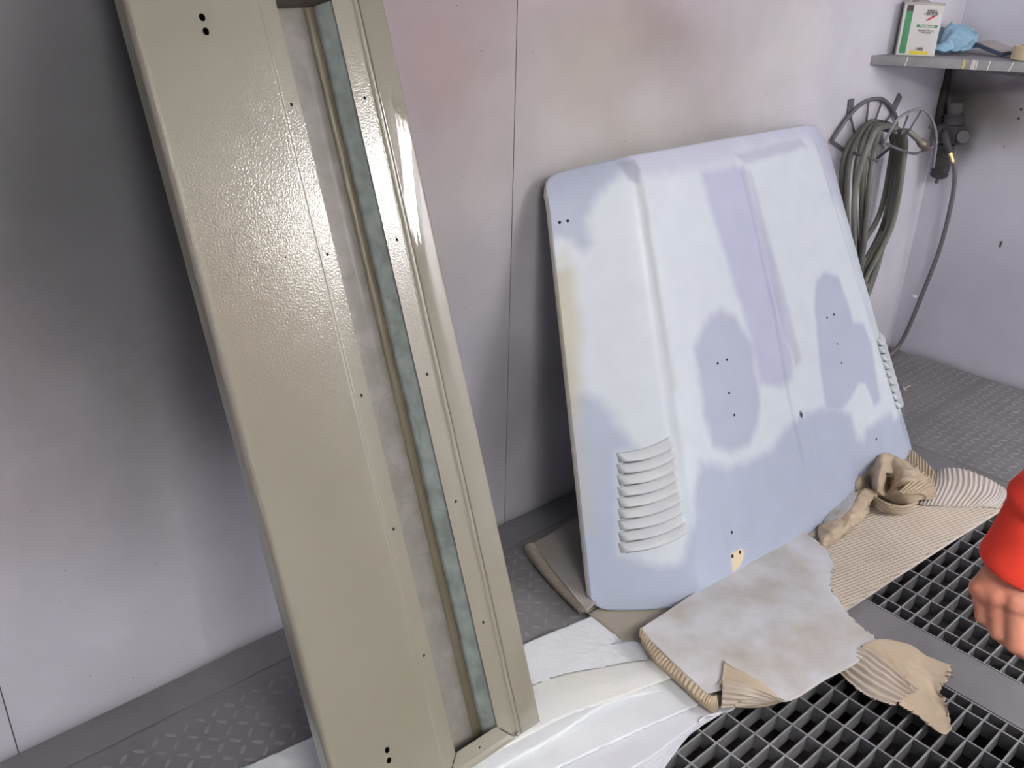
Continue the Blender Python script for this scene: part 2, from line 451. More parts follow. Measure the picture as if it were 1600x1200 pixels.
# ------------------------------------------------------------------ fluorescent light fixtures
m_house = mat('white_fixture_enamel', (235, 235, 238), rough=.4)
for (c, f) in LIGHTS:
    r = empty('fluorescent_light', c, 'three-tube fluorescent ceiling light %s of the booth' % ('near the right wall' if c[0] > 2 else 'at the middle'), 'ceiling light')
    bm = bmesh.new(); box(bm, -.33, .33, -.78, .78, .07, .12, bev=.01); obm('housing', bm, m_house, r)
    mt = mat('lit_fluorescent_tube', (255, 252, 246), emit=TUBE * f)
    for dx in (-.27, 0, .27):
        bm = bmesh.new(); tube(bm, [(dx, -.74, .02), (dx, .74, .02)], .019, 14); obm('tube', bm, mt, r, True)
        for e in (-.755, .755):
            bm = bmesh.new(); box(bm, dx - .02, dx + .02, e - .02, e + .02, 0, .075, bev=.004); obm('lamp_holder', bm, m_house, r)

# ------------------------------------------------------------------ long beige sheet-metal panel
TH = .3446
PO = Vector((.8861, .8838, .030))
PA = Vector((1, .003, .0017)); PB = Vector((-.0026, .3379, .9412)); PN = Vector((.0023, -.9412, .3379))
PM = Matrix(((PA.x, PB.x, PN.x, PO.x), (PA.y, PB.y, PN.y, PO.y), (PA.z, PB.z, PN.z, PO.z), (0, 0, 0, 1)))
TOP = 1.60; SW = .4072
beige = (134, 130, 115)
def gloss_paint(name, color, rough, peel, peel_scale=330, spec=.5):
    m = mat(name, color, rough=rough, spec=spec, coat=1.0); m.node_tree.nodes['Principled BSDF'].inputs['Coat Roughness'].default_value = .045
    nt = m.node_tree; N = nt.nodes; L = nt.links; b = N['Principled BSDF']
    tc = N.new('ShaderNodeTexCoord')
    n1 = N.new('ShaderNodeTexNoise'); n1.inputs['Scale'].default_value = peel_scale; n1.inputs['Detail'].default_value = 1.0
    L.new(tc.outputs['Object'], n1.inputs['Vector'])
    bp = N.new('ShaderNodeBump'); bp.inputs['Strength'].default_value = peel; bp.inputs['Distance'].default_value = .001
    L.new(n1.outputs['Fac'], bp.inputs['Height']); L.new(bp.outputs['Normal'], b.inputs['Normal']); L.new(bp.outputs['Normal'], b.inputs['Coat Normal'])
    return m
m_bg_peel = gloss_paint('beige_orange_peel_enamel', beige, .30, .30)
m_bg_smooth = gloss_paint('beige_smooth_enamel', beige, .05, .015, 40)
panel = empty('beige_panel', PO, 'long glossy beige sheet-metal panel with a slotted channel, leaning against the wall', 'panel')
panel.matrix_world = PM
# profile of the pressed front (across): (s, height)
def strip(name, prof, t0, t1, m, nt=2, tcut0=None, smooth=False, th=.0012):
    """extrude a cross profile along the panel length"""
    V = []; F = []; n = len(prof)
    if smooth: nt = 60
    for k in range(nt):
        for (s, h) in prof:
            a = tcut0(s) if tcut0 else t0
            V.append((s, a + (t1 - a) * k / (nt - 1), h))
    for k in range(nt - 1):
        for i in range(n - 1):
            F.append((k * n + i, k * n + i + 1, (k + 1) * n + i + 1, (k + 1) * n + i))
    o = ob(name, V, F, m, panel, smooth)
    so = o.modifiers.new('sheet_thickness', 'SOLIDIFY'); so.thickness = th; so.offset = -1
    return o
def arc(cx, cz, r, a0, a1, n): return [(cx + r * math.cos(a0 + (a1 - a0) * k / n), cz + r * math.sin(a0 + (a1 - a0) * k / n)) for k in range(n + 1)]
left_prof = [(-SW - .005, -.034)] + [(-SW - .0042, -.020)] + arc(-SW + .006, -.0105, .0105, PI, PI / 2, 6) + [(-.2225, 0), (-.2185, -.0006), (-.2155, -.0030), (-.2125, -.0034), (-.188, -.0034)]
sp_l = lambda s: max(0.0, (s + .2188) * 1.30)
face = strip('wide_face', left_prof, 0, TOP, m_bg_peel, tcut0=sp_l)
right_prof = [(-.0925, -.0034), (-.0600, -.0034), (-.0572, -.0024), (-.0545, -.0002), (-.0520, .0004), (-.0490, .0002), (-.0462, -.0020)]
rp = strip('channel_border', right_prof, .0, TOP, m_bg_peel, tcut0=lambda s: max(.002, .0395 - (s + .0922) * 1.22))
# smooth, slightly rounded outer strip
pr = []
for k in range(13):
    s = -.0462 + .0462 * k / 12; q = k / 12
    pr.append((s, -.0012 + .0011 * math.sin(q * PI) + .0004 * q))
pr += [(.0012, -.0025), (.0006, -.034)]
strip('outer_strip', pr, 0, TOP, m_bg_smooth, smooth=True)
# bottom return flange between the mitred corners
V = []; F = []
fl_prof = [(.0405, -.0034), (.012, -.0034), (.006, .0010), (.001, .0012), (-.004, -.004), (-.0048, -.034)]
for (t, h) in fl_prof:
    k = min(1, max(0, (.0405 - t) / .04))
    V.append((-.1868 - .0300 * k + .0030, t, h)); V.append((-.0930 + .0335 * k - .0028, t, h))
for i in range(len(fl_prof) - 1): F.append((2 * i, 2 * i + 2, 2 * i + 3, 2 * i + 1))
o = ob('bottom_flange', V, F, m_bg_peel, panel); so = o.modifiers.new('t', 'SOLIDIFY'); so.thickness = .0012
# bottom closing plates and back edges
for (a, b_, nm) in ((-SW - .005, -.21, 'bottom_edge'), (-.050, .0006, 'bottom_edge')):
    bm = bmesh.new(); box(bm, a, b_, -.0005, .0008, -.034, -.0016); obm(nm, bm, m_bg_peel, panel)
bm = bmesh.new(); box(bm, -SW - .006, .001, TOP - .001, TOP + .0008, -.034, -.001); obm('top_edge', bm, m_bg_peel, panel)
# recessed channel behind the slot
def channel_mat(name, c_floor, c_side):
    m = mat(name, c_floor, rough=.4, spec=.4)
    nt = m.node_tree; N = nt.nodes; L = nt.links; b = N['Principled BSDF']
    tc = N.new('ShaderNodeTexCoord'); sp = N.new('ShaderNodeSeparateXYZ'); L.new(tc.outputs['Object'], sp.inputs[0])
    n1 = N.new('ShaderNodeTexNoise'); n1.inputs['Scale'].default_value = 30; n1.inputs['Detail'].default_value = 6; L.new(tc.outputs['Object'], n1.inputs['Vector'])
    rp = N.new('ShaderNodeValToRGB'); L.new(n1.outputs['Fac'], rp.inputs['Fac'])
    rp.color_ramp.elements[0].position = .33; rp.color_ramp.elements[1].position = .66
    rp.color_ramp.elements[0].color = rgba(c_floor); rp.color_ramp.elements[1].color = rgba(c_side)
    cur = rp.outputs['Color']
    def Mt(op, a, c, clamp=False):
        n = N.new('ShaderNodeMath'); n.operation = op; n.use_clamp = clamp
        for i, x in enumerate((a, c)):
            if isinstance(x, (int, float)): n.inputs[i].default_value = x
            elif x is not None: L.new(x, n.inputs[i])
        return n.outputs[0]
    wob = Mt('MULTIPLY', Mt('SUBTRACT', n1.outputs['Fac'], .5), .004)
    # dried adhesive traces: loops drawn along the channel
    for (cx, cy, rx, ry) in ((-.165, 1.05, .03, .006), (-.155, .93, .028, .055), (-.13, .80, .040, .05), (-.165, .70, .05, .035), (-.13, .60, .032, .065), (-.16, .48, .05, .05), (-.12, .42, .045, .04)):
        u = Mt('DIVIDE', Mt('SUBTRACT', Mt('ADD', sp.outputs['X'], wob), cx), rx); v = Mt('DIVIDE', Mt('SUBTRACT', sp.outputs['Y'], cy), ry)
        rr = Mt('SQRT', Mt('ADD', Mt('MULTIPLY', u, u), Mt('MULTIPLY', v, v)), None)
        f = Mt('SUBTRACT', 1.0, Mt('MULTIPLY', Mt('ABSOLUTE', Mt('SUBTRACT', rr, 1.0), None), 16), True)
        f = Mt('MULTIPLY', f, .22)
        mx = N.new('ShaderNodeMix'); mx.data_type = 'RGBA'; L.new(f, mx.inputs['Factor']); L.new(cur, mx.inputs[6]); mx.inputs[7].default_value = rgba((88, 86, 74)); cur = mx.outputs[2]
    L.new(cur, b.inputs['Base Color'])
    return m
m_ch_floor = channel_mat('dusty_channel_floor', (112, 109, 101), (128, 124, 121))
m_ch_side = channel_mat('galvanised_channel_side', (132, 142, 136), (166, 176, 170))
m_ch_mid = mat('shaded_beige_channel_bend', (100, 95, 76), rough=.4)  # darkened beige paints in the shadow of the valley corner
DZ = -.046
strip('channel_side', [(-.196, -.006), (-.199, -.03)] + arc(-.186, -.034, .012, PI, PI * 1.5, 4), .006, TOP - .02, m_ch_side, smooth=True)
strip('channel_floor', [(-.186, DZ), (-.165, DZ - .0015), (-.14, DZ - .001), (-.122, DZ + .002)], .006, TOP - .02, m_ch_floor, smooth=True)
strip('channel_bend', [(-.122, DZ + .002), (-.113, DZ + .003), (-.106, DZ + .006)], .006, TOP - .02, m_ch_mid, smooth=True)
strip('channel_side', [(-.106, DZ + .006), (-.101, DZ + .012), (-.092, DZ + .032), (-.088, -.0052)], .006, TOP - .02, m_ch_side, smooth=True)
bm = bmesh.new(); box(bm, -.20, -.085, .004, .006, DZ - .002, -.006); obm('channel_end', bm, m_ch_side, panel)
bm = bmesh.new(); box(bm, -.20, -.085, TOP - .022, TOP - .020, DZ - .002, -.006); obm('channel_end', bm, m_ch_side, panel)
bm = bmesh.new(); box(bm, -.2, -.085, 1.300, 1.34, DZ - .004, -.006, bev=.003); obm('channel_dark_band', bm, mat('dark_brown_band', (92, 84, 74), rough=.7), panel)  # dark brown band across the channel
# back sheet of the box
bm = bmesh.new(); box(bm, -SW + .030, -.02, .02, TOP - .02, -.0525, -.0512); 
o = obm('back_sheet', bm, m_bg_peel, panel)
bm = bmesh.new(); box(bm, -.24, -.0, .0, TOP, -.068, -.034); bm.free()
# real holes cut by boolean, rims left by the sheet itself
def cut_holes(o, hs, depth=.03, axis_z=0.0):
    bm = bmesh.new()
    for (s, t, r, el) in hs:
        M = Matrix.Translation((s, t, axis_z - depth / 2)) @ Matrix.Diagonal((1, el, 1, 1))
        lathe(bm, [(r, 0), (r, depth)], M, 14)
    me = bpy.data.meshes.new('cut'); bm.to_mesh(me); bm.free()
    c = bpy.data.objects.new('cut', me); COL.objects.link(c); c.matrix_world = PM.copy()
    bpy.context.view_layer.update()
    fix_normals(c)
    b = o.modifiers.new('holes', 'BOOLEAN'); b.object = c; b.operation = 'DIFFERENCE'; b.solver = 'EXACT'
    dg = bpy.context.evaluated_depsgraph_get(); dg.update()
    me2 = bpy.data.meshes.new_from_object(o.evaluated_get(dg)); o.modifiers.clear(); o.data = me2
    bpy.data.objects.remove(c)
bpy.context.view_layer.update()
small = .0023
cut_holes(face, [(-.3093, 1.2765, .0048, 1.15), (-.3089, 1.2573, .0048, 1.15), (-.3107, .1192, .0045, 1.2), (-.3119, .1010, .0045, 1.2), (-.2745, .9282, .0012, 1)] +
          [(-.2028, .235 + .2283 * k, small, 1.2) for k in range(6)])
cut_holes(rp, [(-.0726, .2352 + .2283 * k, small, 1.2) for k in range(6)])
m_black = mat('black_void', (10, 10, 11), rough=.9)
# dark sheets standing in for the shade of the hollow panel behind the holes
bm = bmesh.new(); box(bm, -SW + .004, -.204, .01, TOP - .02, -.032, -.030); obm('cavity_shade', bm, mat('dark_cavity_shade', (38, 34, 30), rough=.9), panel)
bm = bmesh.new(); box(bm, -.084, -.006, .03, TOP - .02, -.032, -.030); obm('cavity_shade', bm, mat('dark_cavity_shade', (38, 34, 30), rough=.9), panel)
bm = bmesh.new(); lathe(bm, [(.0022, -.0040), (.0022, -.0030)], Matrix.Translation((-.1383, .0235, 0)), 12); obm('screw_hole', bm, m_black, panel)
# blob of seam weld where the mitre meets the strip
bm = bmesh.new(); bmesh.ops.create_uvsphere(bm, u_segments=10, v_segments=8, radius=.0045, matrix=Matrix.Translation((-.056, .006, .001)))
obm('weld_spot', bm, m_bg_smooth, panel, True)

# ------------------------------------------------------------------ bonnet (hood) leaning against the wall
HX, HY, HZ, HYAW, HT, HR = 1.9066, .9058, 0.0, .0016, .4293, .0044
C0, C1, W0, W1, D1, E0, E1, HL = .4956, .3491, .7138, .557, .0062, .1403, .093, 1.0277
def hframe():
    cy, sy = math.cos(HYAW), math.sin(HYAW); Z = np.array([[cy, -sy, 0], [sy, cy, 0], [0, 0, 1]])
    a = np.array([1, 0, 0.]); b = np.array([0, math.sin(HT), math.cos(HT)]); n = np.array([0, -math.cos(HT), math.sin(HT)])
    cr, sr = math.cos(HR), math.sin(HR)
    return Z @ (cr * a + sr * b), Z @ (-sr * a + cr * b), Z @ n
HA, HB, HN = hframe()
HM = Matrix(((HA[0], HB[0], HN[0], HX), (HA[1], HB[1], HN[1], HY), (HA[2], HB[2], HN[2], HZ), (0, 0, 0, 1)))
Wt = lambda t: W0 + (W1 - W0) * t
Ct = lambda t: C0 + (C1 - C0) * t
def smooth01(x): x = min(1, max(0, x)); return x * x * (3 - 2 * x)
def depth(s, t):
    c = Ct(t); w = Wt(t); e = E0 + (E1 - E0) * t; q = abs(s)
    if q <= c: d = D1 * q / c
    else:
        k = (q - c) / (w - c); d = D1 + (e - D1) * (.6 * k + .4 * k * k)
    return d
def relief(s, t):
    """pressings: raised centre field between the two creases, centre bead, rolled rear edge"""
    c = Ct(t); q = abs(s); h = 0
    # rolled rear edge
    if t > .955: h -= .018 * ((t - .955) / .07) ** 2
    # step at the side creases
    f = smooth01((t - .10) / .1) * smooth01((1.0 - t) / .05)
    h += .0040 * f * smooth01((c + .006 - q) / .016) - .0012 * f * math.exp(-((q - c - .016) / .008) ** 2)
    # centre ridge: sharp fold in the upper half, flat-topped bead widening below
    fr = smooth01((.965 - t) / .03) * smooth01((t - .13) / .12)
    wd = .004 + .021 * smooth01((.62 - t) / .3)
    h += .0055 * fr * smooth01((wd + .007 - q) / .008)
    fg = smooth01((.965 - t) / .03) * smooth01((t - .45) / .1)
    h -= .0045 * fg * math.exp(-((s - .014) / .007) ** 2)
    # small raised pads round the latch holes
    for sx in (-.346, .338):
        h += .0015 * math.exp(-(((s - sx) / .022) ** 4)) * smooth01((.17 - t) / .02)
    return h
def bottom_t(s):
    # the front edge sits on the floor: height of the edge above the floor
    zmin = .013 + .012 * smooth01((s + .1) / .5)
    t = .05
    for _ in range(8): t = (zmin + depth(s, t) * math.sin(HT)) / math.cos(HT) - s * HA[2] / math.cos(HT)
    return t
def hsurf(s, t, extra=0.0): return (s, t, -depth(s, t) + relief(s, t) + extra)
NU, NV = 331, 241
hv = np.zeros((NV, NU, 3)); 
rc = .040
for i in range(NU):
    u = -1 + 2 * i / (NU - 1)
    s0 = u * Wt(.5)
    for j in range(NV):
        v = j / (NV - 1)
        # first guess of s at this row, then exact limits
        tt = HL * v; s = u * Wt(tt)
        tb = bottom_t(u * Wt(.06)); tp = HL
        q = abs(u) * Wt(HL); lim = Wt(HL) - rc
        if q > lim: tp = HL - rc + math.sqrt(max(0, rc * rc - (q - lim) ** 2))
        qb = abs(u) * Wt(.06); limb = Wt(.06) - .03
        if qb > limb: tb += .03 - math.sqrt(max(0, .0009 - (qb - limb) ** 2))
        t = tb + (tp - tb) * v; s = u * Wt(t)
        hv[j, i] = hsurf(s, t)
F = [(j * NU + i, j * NU + i + 1, (j + 1) * NU + i + 1, (j + 1) * NU + i) for j in range(NV - 1) for i in range(NU - 1)]
hood = empty('car_bonnet', (0, 0, 0), 'white and lilac-grey primed car bonnet with louvres, leaning against the back wall', 'car bonnet')
hood.matrix_world = HM
ms = bpy.data.materials.new('sanded_primer_and_crease_shade'); ms.use_nodes = True
_nt = ms.node_tree; _b = _nt.nodes['Principled BSDF']; _b.inputs['Roughness'].default_value = .42; _b.inputs['Specular IOR Level'].default_value = .45
_a = _nt.nodes.new('ShaderNodeAttribute'); _a.attribute_name = 'paint'; 
_n = _nt.nodes.new('ShaderNodeTexNoise'); _n.inputs['Scale'].default_value = 14; _n.inputs['Detail'].default_value = 6
_tc = _nt.nodes.new('ShaderNodeTexCoord'); _nt.links.new(_tc.outputs['Object'], _n.inputs['Vector'])
_mr = _nt.nodes.new('ShaderNodeMapRange'); _mr.inputs['From Min'].default_value = .3; _mr.inputs['From Max'].default_value = .7; _mr.inputs['To Min'].default_value = .955; _mr.inputs['To Max'].default_value = 1.01
_nt.links.new(_n.outputs['Fac'], _mr.inputs['Value'])
_mx = _nt.nodes.new('ShaderNodeMix'); _mx.data_type = 'RGBA'; _mx.blend_type = 'MULTIPLY'; _mx.inputs['Factor'].default_value = 1
_nt.links.new(_a.outputs['Color'], _mx.inputs[6]); _nt.links.new(_mr.outputs[0], _mx.inputs[7]); _nt.links.new(_mx.outputs[2], _b.inputs['Base Color'])
skin = ob('outer_skin', hv.reshape(-1, 3).tolist(), F, ms, hood, smooth=True)
if skin.data.polygons[NU * 60 + 60].normal.z < 0: skin.data.flip_normals()
# paint patches and the left crease's shadow line, given in the bonnet's own coordinates (across, along)
P1 = [(-.60, 1.06), (-.354, 1.04), (-.368, .998), (-.44, .975), (-.466, .953), (-.503, .913), (-.500, .861), (-.520, .84), (-.535, .87), (-.60, .90)]
P2 = [(-.357, 1.06), (.60, 1.06), (.60, .80), (.37, .80), (.352, .95), (.332, .989), (.004, .99), (-.032, .963), (-.331, .973), (-.364, .985)]
PG = [(-.392, 1.021), (-.347, 1.017), (-.345, .993), (-.359, .962), (-.38, .974)]
P3 = [(-.157, .956), (-.036, .953), (.013, .946), (.035, .718), (.029, .52), (.005, .408), (-.047, .397), (-.117, .425), (-.12, .588), (-.135, .719), (-.149, .847), (-.15, .909)]
PR = [(-.012, .984), (.295, .993), (.306, .966), (.018, .957)]
PR2 = [(.010, .95), (.035, .93), (.045, .75), (.060, .55), (.062, .44), (.030, .43), (.012, .60), (.006, .80)]  # darker strip along the right of the centre ridge
P4 = [(-.203, .635), (-.153, .604), (-.119, .524), (-.129, .413), (-.162, .341), (-.215, .301), (-.278, .301), (-.336, .34), (-.344, .413), (-.334, .502), (-.322, .568), (-.269, .616)]
P5 = [(.259, .632), (.317, .612), (.336, .536), (.343, .471), (.391, .459), (.406, .409), (.400, .304), (.390, .24), (.355, .234), (.330, .301), (.304, .311), (.249, .286), (.191, .267), (.121, .295), (.142, .423), (.173, .554), (.211, .616)]
P6 = [(-.80, .564), (-.60, .55), (-.581, .526), (-.556, .48), (-.535, .414), (-.523, .392), (-.575, .401), (-.622, .187), (-.587, .154), (-.554, .127), (-.514, .12), (-.480, .159), (-.41, .296), (-.391, .317), (-.31, .28), (-.241, .266), (-.137, .267), (-.056, .299), (-.01, .31), (.049, .31), (.136, .292), (.191, .267), (.232, .246), (.238, .18), (.262, .154), (.290, .180), (.430, .185), (.445, .16), (.80, .16), (.80, -.1), (-.80, -.1)]
P8 = [(-.362, .087), (-.322, .082), (-.313, .067), (-.342, .045), (-.369, .04), (-.367, .068)]
PE = [(-.80, .86), (-.548, .86), (-.565, .72), (-.590, .60), (-.625, .45), (-.655, .25), (-.80, .25)]
PY = [(-.80, .84), (-.556, .82), (-.568, .72), (-.598, .60), (-.630, .50), (-.80, .48)]
PC = [(-.372, .97), (-.352, .97), (-.372, .80), (-.400, .60), (-.408, .5), (-.420, .5), (-.403, .65), (-.382, .85)]  # soft shadow line of the left crease, painted into the colour
pts = hv.reshape(-1, 3)[:, :2].copy()
wn = np.array([[noise.noise(Vector((x * 14, y * 14, 0))) + .5 * noise.noise(Vector((x * 60, y * 25, 3))), noise.noise(Vector((x * 14, y * 14, 9))) + .5 * noise.noise(Vector((x * 60, y * 25, 13)))] for x, y in pts])
def mask(poly, soft, wob=.008):
    q = pts + wn * wob; P = np.array(poly); n = len(P)
    inside = np.zeros(len(q), bool); dist = np.full(len(q), 9.)
    for i in range(n):
        a, b = P[i], P[(i + 1) % n]
        cond = (a[1] > q[:, 1]) != (b[1] > q[:, 1])
        xs = (b[0] - a[0]) * (q[:, 1] - a[1]) / (b[1] - a[1] + 1e-12) + a[0]
        inside ^= cond & (q[:, 0] < xs)
        ab = b - a; k = np.clip(((q - a) @ ab) / (ab @ ab), 0, 1)
        dist = np.minimum(dist, np.hypot(*(q - a - k[:, None] * ab).T))
    sd = np.where(inside, dist, -dist)
    x = np.clip(sd / soft * .5 + .5, 0, 1); return x * x * (3 - 2 * x)
colr = np.tile(np.array(lin((218, 228, 234))), (len(pts), 1))
lilac = (182, 190, 209)
for poly, c, soft, wob, st in ((P2, (206, 210, 228), .022, .012, .85), (P1, (178, 187, 206), .016, .012, .9), (P3, (186, 192, 216), .016, .008, .9), (PR2, (176, 180, 200), .012, .004, .6), (PR, (188, 191, 212), .008, .006, .75),
                               (P4, lilac, .016, .008, .95), (P5, lilac, .010, .006, .95), (P6, (180, 190, 209), .018, .010, .95),
                               (PC, (186, 190, 186), .012, .003, .5), (PG, (158, 164, 178), .006, .004, .7), (PE, (196, 196, 184), .022, .006, .55), (PY, (194, 186, 158), .018, .006, .6), (P8, (236, 222, 188), .0025, .002, 1)):
    k = mask(poly, soft, wob)[:, None] * st
    colr = colr * (1 - k) + np.array(lin(c)) * k
ca = skin.data.color_attributes.new('paint', 'FLOAT_COLOR', 'POINT')
ca.data.foreach_set('color', np.hstack([colr, np.ones((len(pts), 1))]).astype(np.float32).ravel())
so = skin.modifiers.new('sheet_thickness', 'SOLIDIFY'); so.thickness = .0014; so.offset = -1
# folded return flange all round the edge
edge = [(0, j) for j in range(0, NV, 3)] + [(i, NV - 1) for i in range(0, NU, 3)] + [(NU - 1, j) for j in range(NV - 1, -1, -3)] + [(i, 0) for i in range(NU - 1, -1, -3)]
V = []; F = []; cxy = np.array([0, .5])
for (i, j) in edge:
    p = hv[j, i]; inn = cxy - p[:2]; inn = inn / np.linalg.norm(inn)
    r_ = .004
    V += [(p[0], p[1], p[2] - .0008), (p[0] + inn[0] * .0008, p[1] + inn[1] * .0008, p[2] - .009), (p[0] + inn[0] * .004, p[1] + inn[1] * .004, p[2] - .013), (p[0] + inn[0] * .022, p[1] + inn[1] * .022, p[2] - .014)]
n = len(edge)
for k in range(n):
    k2 = (k + 1) % n
    for q in range(3): F.append((4 * k + q, 4 * k + q + 1, 4 * k2 + q + 1, 4 * k2 + q))
m_edge = mat('yellowed_primer_edge', (196, 192, 176), rough=.5, color2=(208, 204, 192), noise_scale=6)
o = ob('return_flange', V, F, m_edge, hood, smooth=False); so = o.modifiers.new('t', 'SOLIDIFY'); so.thickness = .0012; so.offset = 0
# inner stiffening frame (seen only from behind)
m_inner = mat('dull_inner_primer', (150, 148, 140), rough=.7)
for s0 in (-.30, .30):
    bm = bmesh.new()
    box(bm, s0 - .03, s0 + .03, .14, .92, -.034 , -.012, bev=.004); obm('stiffener', bm, m_inner, hood)
# louvres: nine pressed scoops on each side
m_louv = mat('cream_white_louvre', (222, 226, 224), rough=.42, color2=(208, 214, 222), noise_scale=20)
m_gap = mat('louvre_lip_shade', (70, 66, 56), rough=.9)
def louvre(side, k):
    pitch = .0243
    ta = .402 - pitch * k                         # upper edge of the scoop
    f = k / 8.0
    sa = .456 + .023 * f; sb = .574 + .047 * f    # inner and outer end
    nu, nv = 25, 9; V = []; F = []
    for i in range(nu):
        x = i / (nu - 1); s = (sa + (sb - sa) * x)
        endf = min(1, min(x, 1 - x) / .085); endf = math.sin(endf * PI / 2) ** .8
        tt0 = ta - .004 * math.sin(x * PI); bowl = -.0075 * math.sin(x * PI)
        for j in range(nv):
            y = j / (nv - 1)
            t = tt0 - y * (.0225) + bowl * y * .5 + bowl * .4
            if y < .9: h = .0140 * math.sin(y / .9 * PI / 2) ** 1.0 * endf
            else: h = .0140 * endf * (1 - .55 * (y - .9) / .1)
            s_ = s * side
            V.append((s_, t if y < .9 else t + .0012, -depth(s_, t) + .0003 + h))
    for i in range(nu - 1):
        for j in range(nv - 1): F.append((i * nv + j, i * nv + j + 1, (i + 1) * nv + j + 1, (i + 1) * nv + j))
    o = ob('louvre', V, F, m_louv, hood, smooth=True)
    if sum(p.normal.z for p in o.data.polygons) < 0: o.data.flip_normals()
    so = o.modifiers.new('t', 'SOLIDIFY'); so.thickness = .001; so.offset = -1
    # dark strip painted as the shadow in the slot under the lip
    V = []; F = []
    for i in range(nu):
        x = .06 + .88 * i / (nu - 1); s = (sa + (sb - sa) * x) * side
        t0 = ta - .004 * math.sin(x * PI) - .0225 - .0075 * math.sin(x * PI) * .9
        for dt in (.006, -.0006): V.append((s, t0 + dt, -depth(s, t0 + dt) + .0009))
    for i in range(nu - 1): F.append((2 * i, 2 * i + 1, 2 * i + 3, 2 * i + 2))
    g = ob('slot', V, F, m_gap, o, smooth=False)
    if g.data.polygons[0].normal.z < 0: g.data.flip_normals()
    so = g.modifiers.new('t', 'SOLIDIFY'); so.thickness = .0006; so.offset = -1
for side in (-1, 1):
    for k in range(9): louvre(side, k)
# drilled holes
def hole(s, t, r, el=1.0, ring=False):
    z = -depth(s, t) + relief(s, t)
    e = 1e-3
    n = Vector((-(hsurf(s + e, t)[2] - hsurf(s - e, t)[2]) / (2 * e), -(hsurf(s, t + e)[2] - hsurf(s, t - e)[2]) / (2 * e), 1)).normalized()
    M = frame_z((s, t, z), n) @ Matrix.Diagonal((1, el, 1, 1))
    bm = bmesh.new(); lathe(bm, [(r, -.006), (r, .0003)], M, 14); o = obm('bolt_hole', bm, m_black, hood)
    if ring:
        bm = bmesh.new(); lathe(bm, [(r * 1.9, -.002), (r * 1.8, .00015)], M, 18); obm('ring_mark', bm, mat('grey_ring_mark', (150, 156, 172), rough=.6), hood)
for s, t in [(-.552, .921), (-.536, .920)]: hole(s, t, .0036, .9)
for sx in (-1, 1):
    for s, t, r in ((-.255, .516, .0034), (-.220, .516, .0034), (-.240, .439, .0034 if sx < 0 else .0026), (-.240, .385, .0034 if sx < 0 else .0026)): hole(-s * sx if sx > 0 else s, t, r)
hole(.002, .312, .0042, 1.5, True)
hole(-.343, .130, .0036); hole(-.359, .077, .0042); hole(-.330, .075, .0042); hole(.328, .142, .0034, 1.2)

# ------------------------------------------------------------------ white blanket under the panel
m_fleece = mat('white_filter_fleece', (232, 236, 238), rough=.95, color2=(220, 225, 228), noise_scale=9, bump=.5, bump_scale=260, spec=.1)
m_fleece_y = mat('creamy_filter_fleece', (228, 228, 218), rough=.95, color2=(222, 224, 224), noise_scale=6, bump=.5, bump_scale=260, spec=.1)
m_fleece_g = mat('embossed_grey_fleece', (210, 212, 218), rough=.9, color2=(218, 220, 226), noise_scale=9, bump=.3, bump_scale=80, spec=.1)
bl = empty('fleece_blanket', FL(900, 1060), 'white fluffy fleece blanket laid on the floor under the beige panel', 'blanket')
def net(rows, z): return [[FL(u, v, z + (q[0] if q else 0)) for (u, v, *q) in r] for r in rows]
def fuzz(o, amp=.003, sc=60):
    for v in o.data.vertices:
        q = Vector(v.co) * sc; v.co.z += amp * (noise.noise(q) + .6 * noise.noise(q * .23))
# lowest layer
o = sheet('lower_layer', net([[(300, 1245), (560, 1160), (780, 1115), (1000, 1030), (1085, 1040)], [(340, 1300), (640, 1235), (860, 1180), (1040, 1112), (1150, 1100)], [(500, 1330), (820, 1262), (980, 1205), (1062, 1150), (1100, 1120)]], .006), 70, 40, m_fleece_g, bl, thick=.003, crumple=.0006)
o = sheet('middle_layer', net([[(300, 1225), (560, 1140), (780, 1090), (960, 1005), (1050, 1020)], [(340, 1290), (640, 1215), (800, 1160), (960, 1090), (1100, 1070)], [(420, 1330), (740, 1262), (880, 1195), (1000, 1140), (1110, 1092)]], .012), 90, 50, m_fleece, bl, thick=.006, crumple=.001, cscale=8, torn='b', torn_amp=.002)
o = sheet('top_layer', net([[(330, 1225), (420, 1182), (640, 1086), (838, 998), (926, 962, -.012)], [(360, 1290), (600, 1186), (780, 1090), (930, 1030), (1014, 1030, -.012)], [(420, 1330), (700, 1235), (860, 1155), (960, 1095), (1084, 1072, -.012)]], .019), 120, 60, m_fleece, bl, thick=.010, crumple=.0016, cscale=6)
fuzz(o, .0016, 90)
o = sheet('cream_ridge', net([[(420, 1262), (640, 1178), (830, 1070), (950, 1040), (1030, 1028)], [(430, 1275, .004), (660, 1196, .004), (850, 1095, .004), (962, 1062, .004), (1044, 1044, .004)], [(450, 1295), (690, 1216), (866, 1128), (966, 1090), (1056, 1056)]], .0205), 80, 14, m_fleece_y, bl, thick=.004)
fuzz(o, .001, 90)
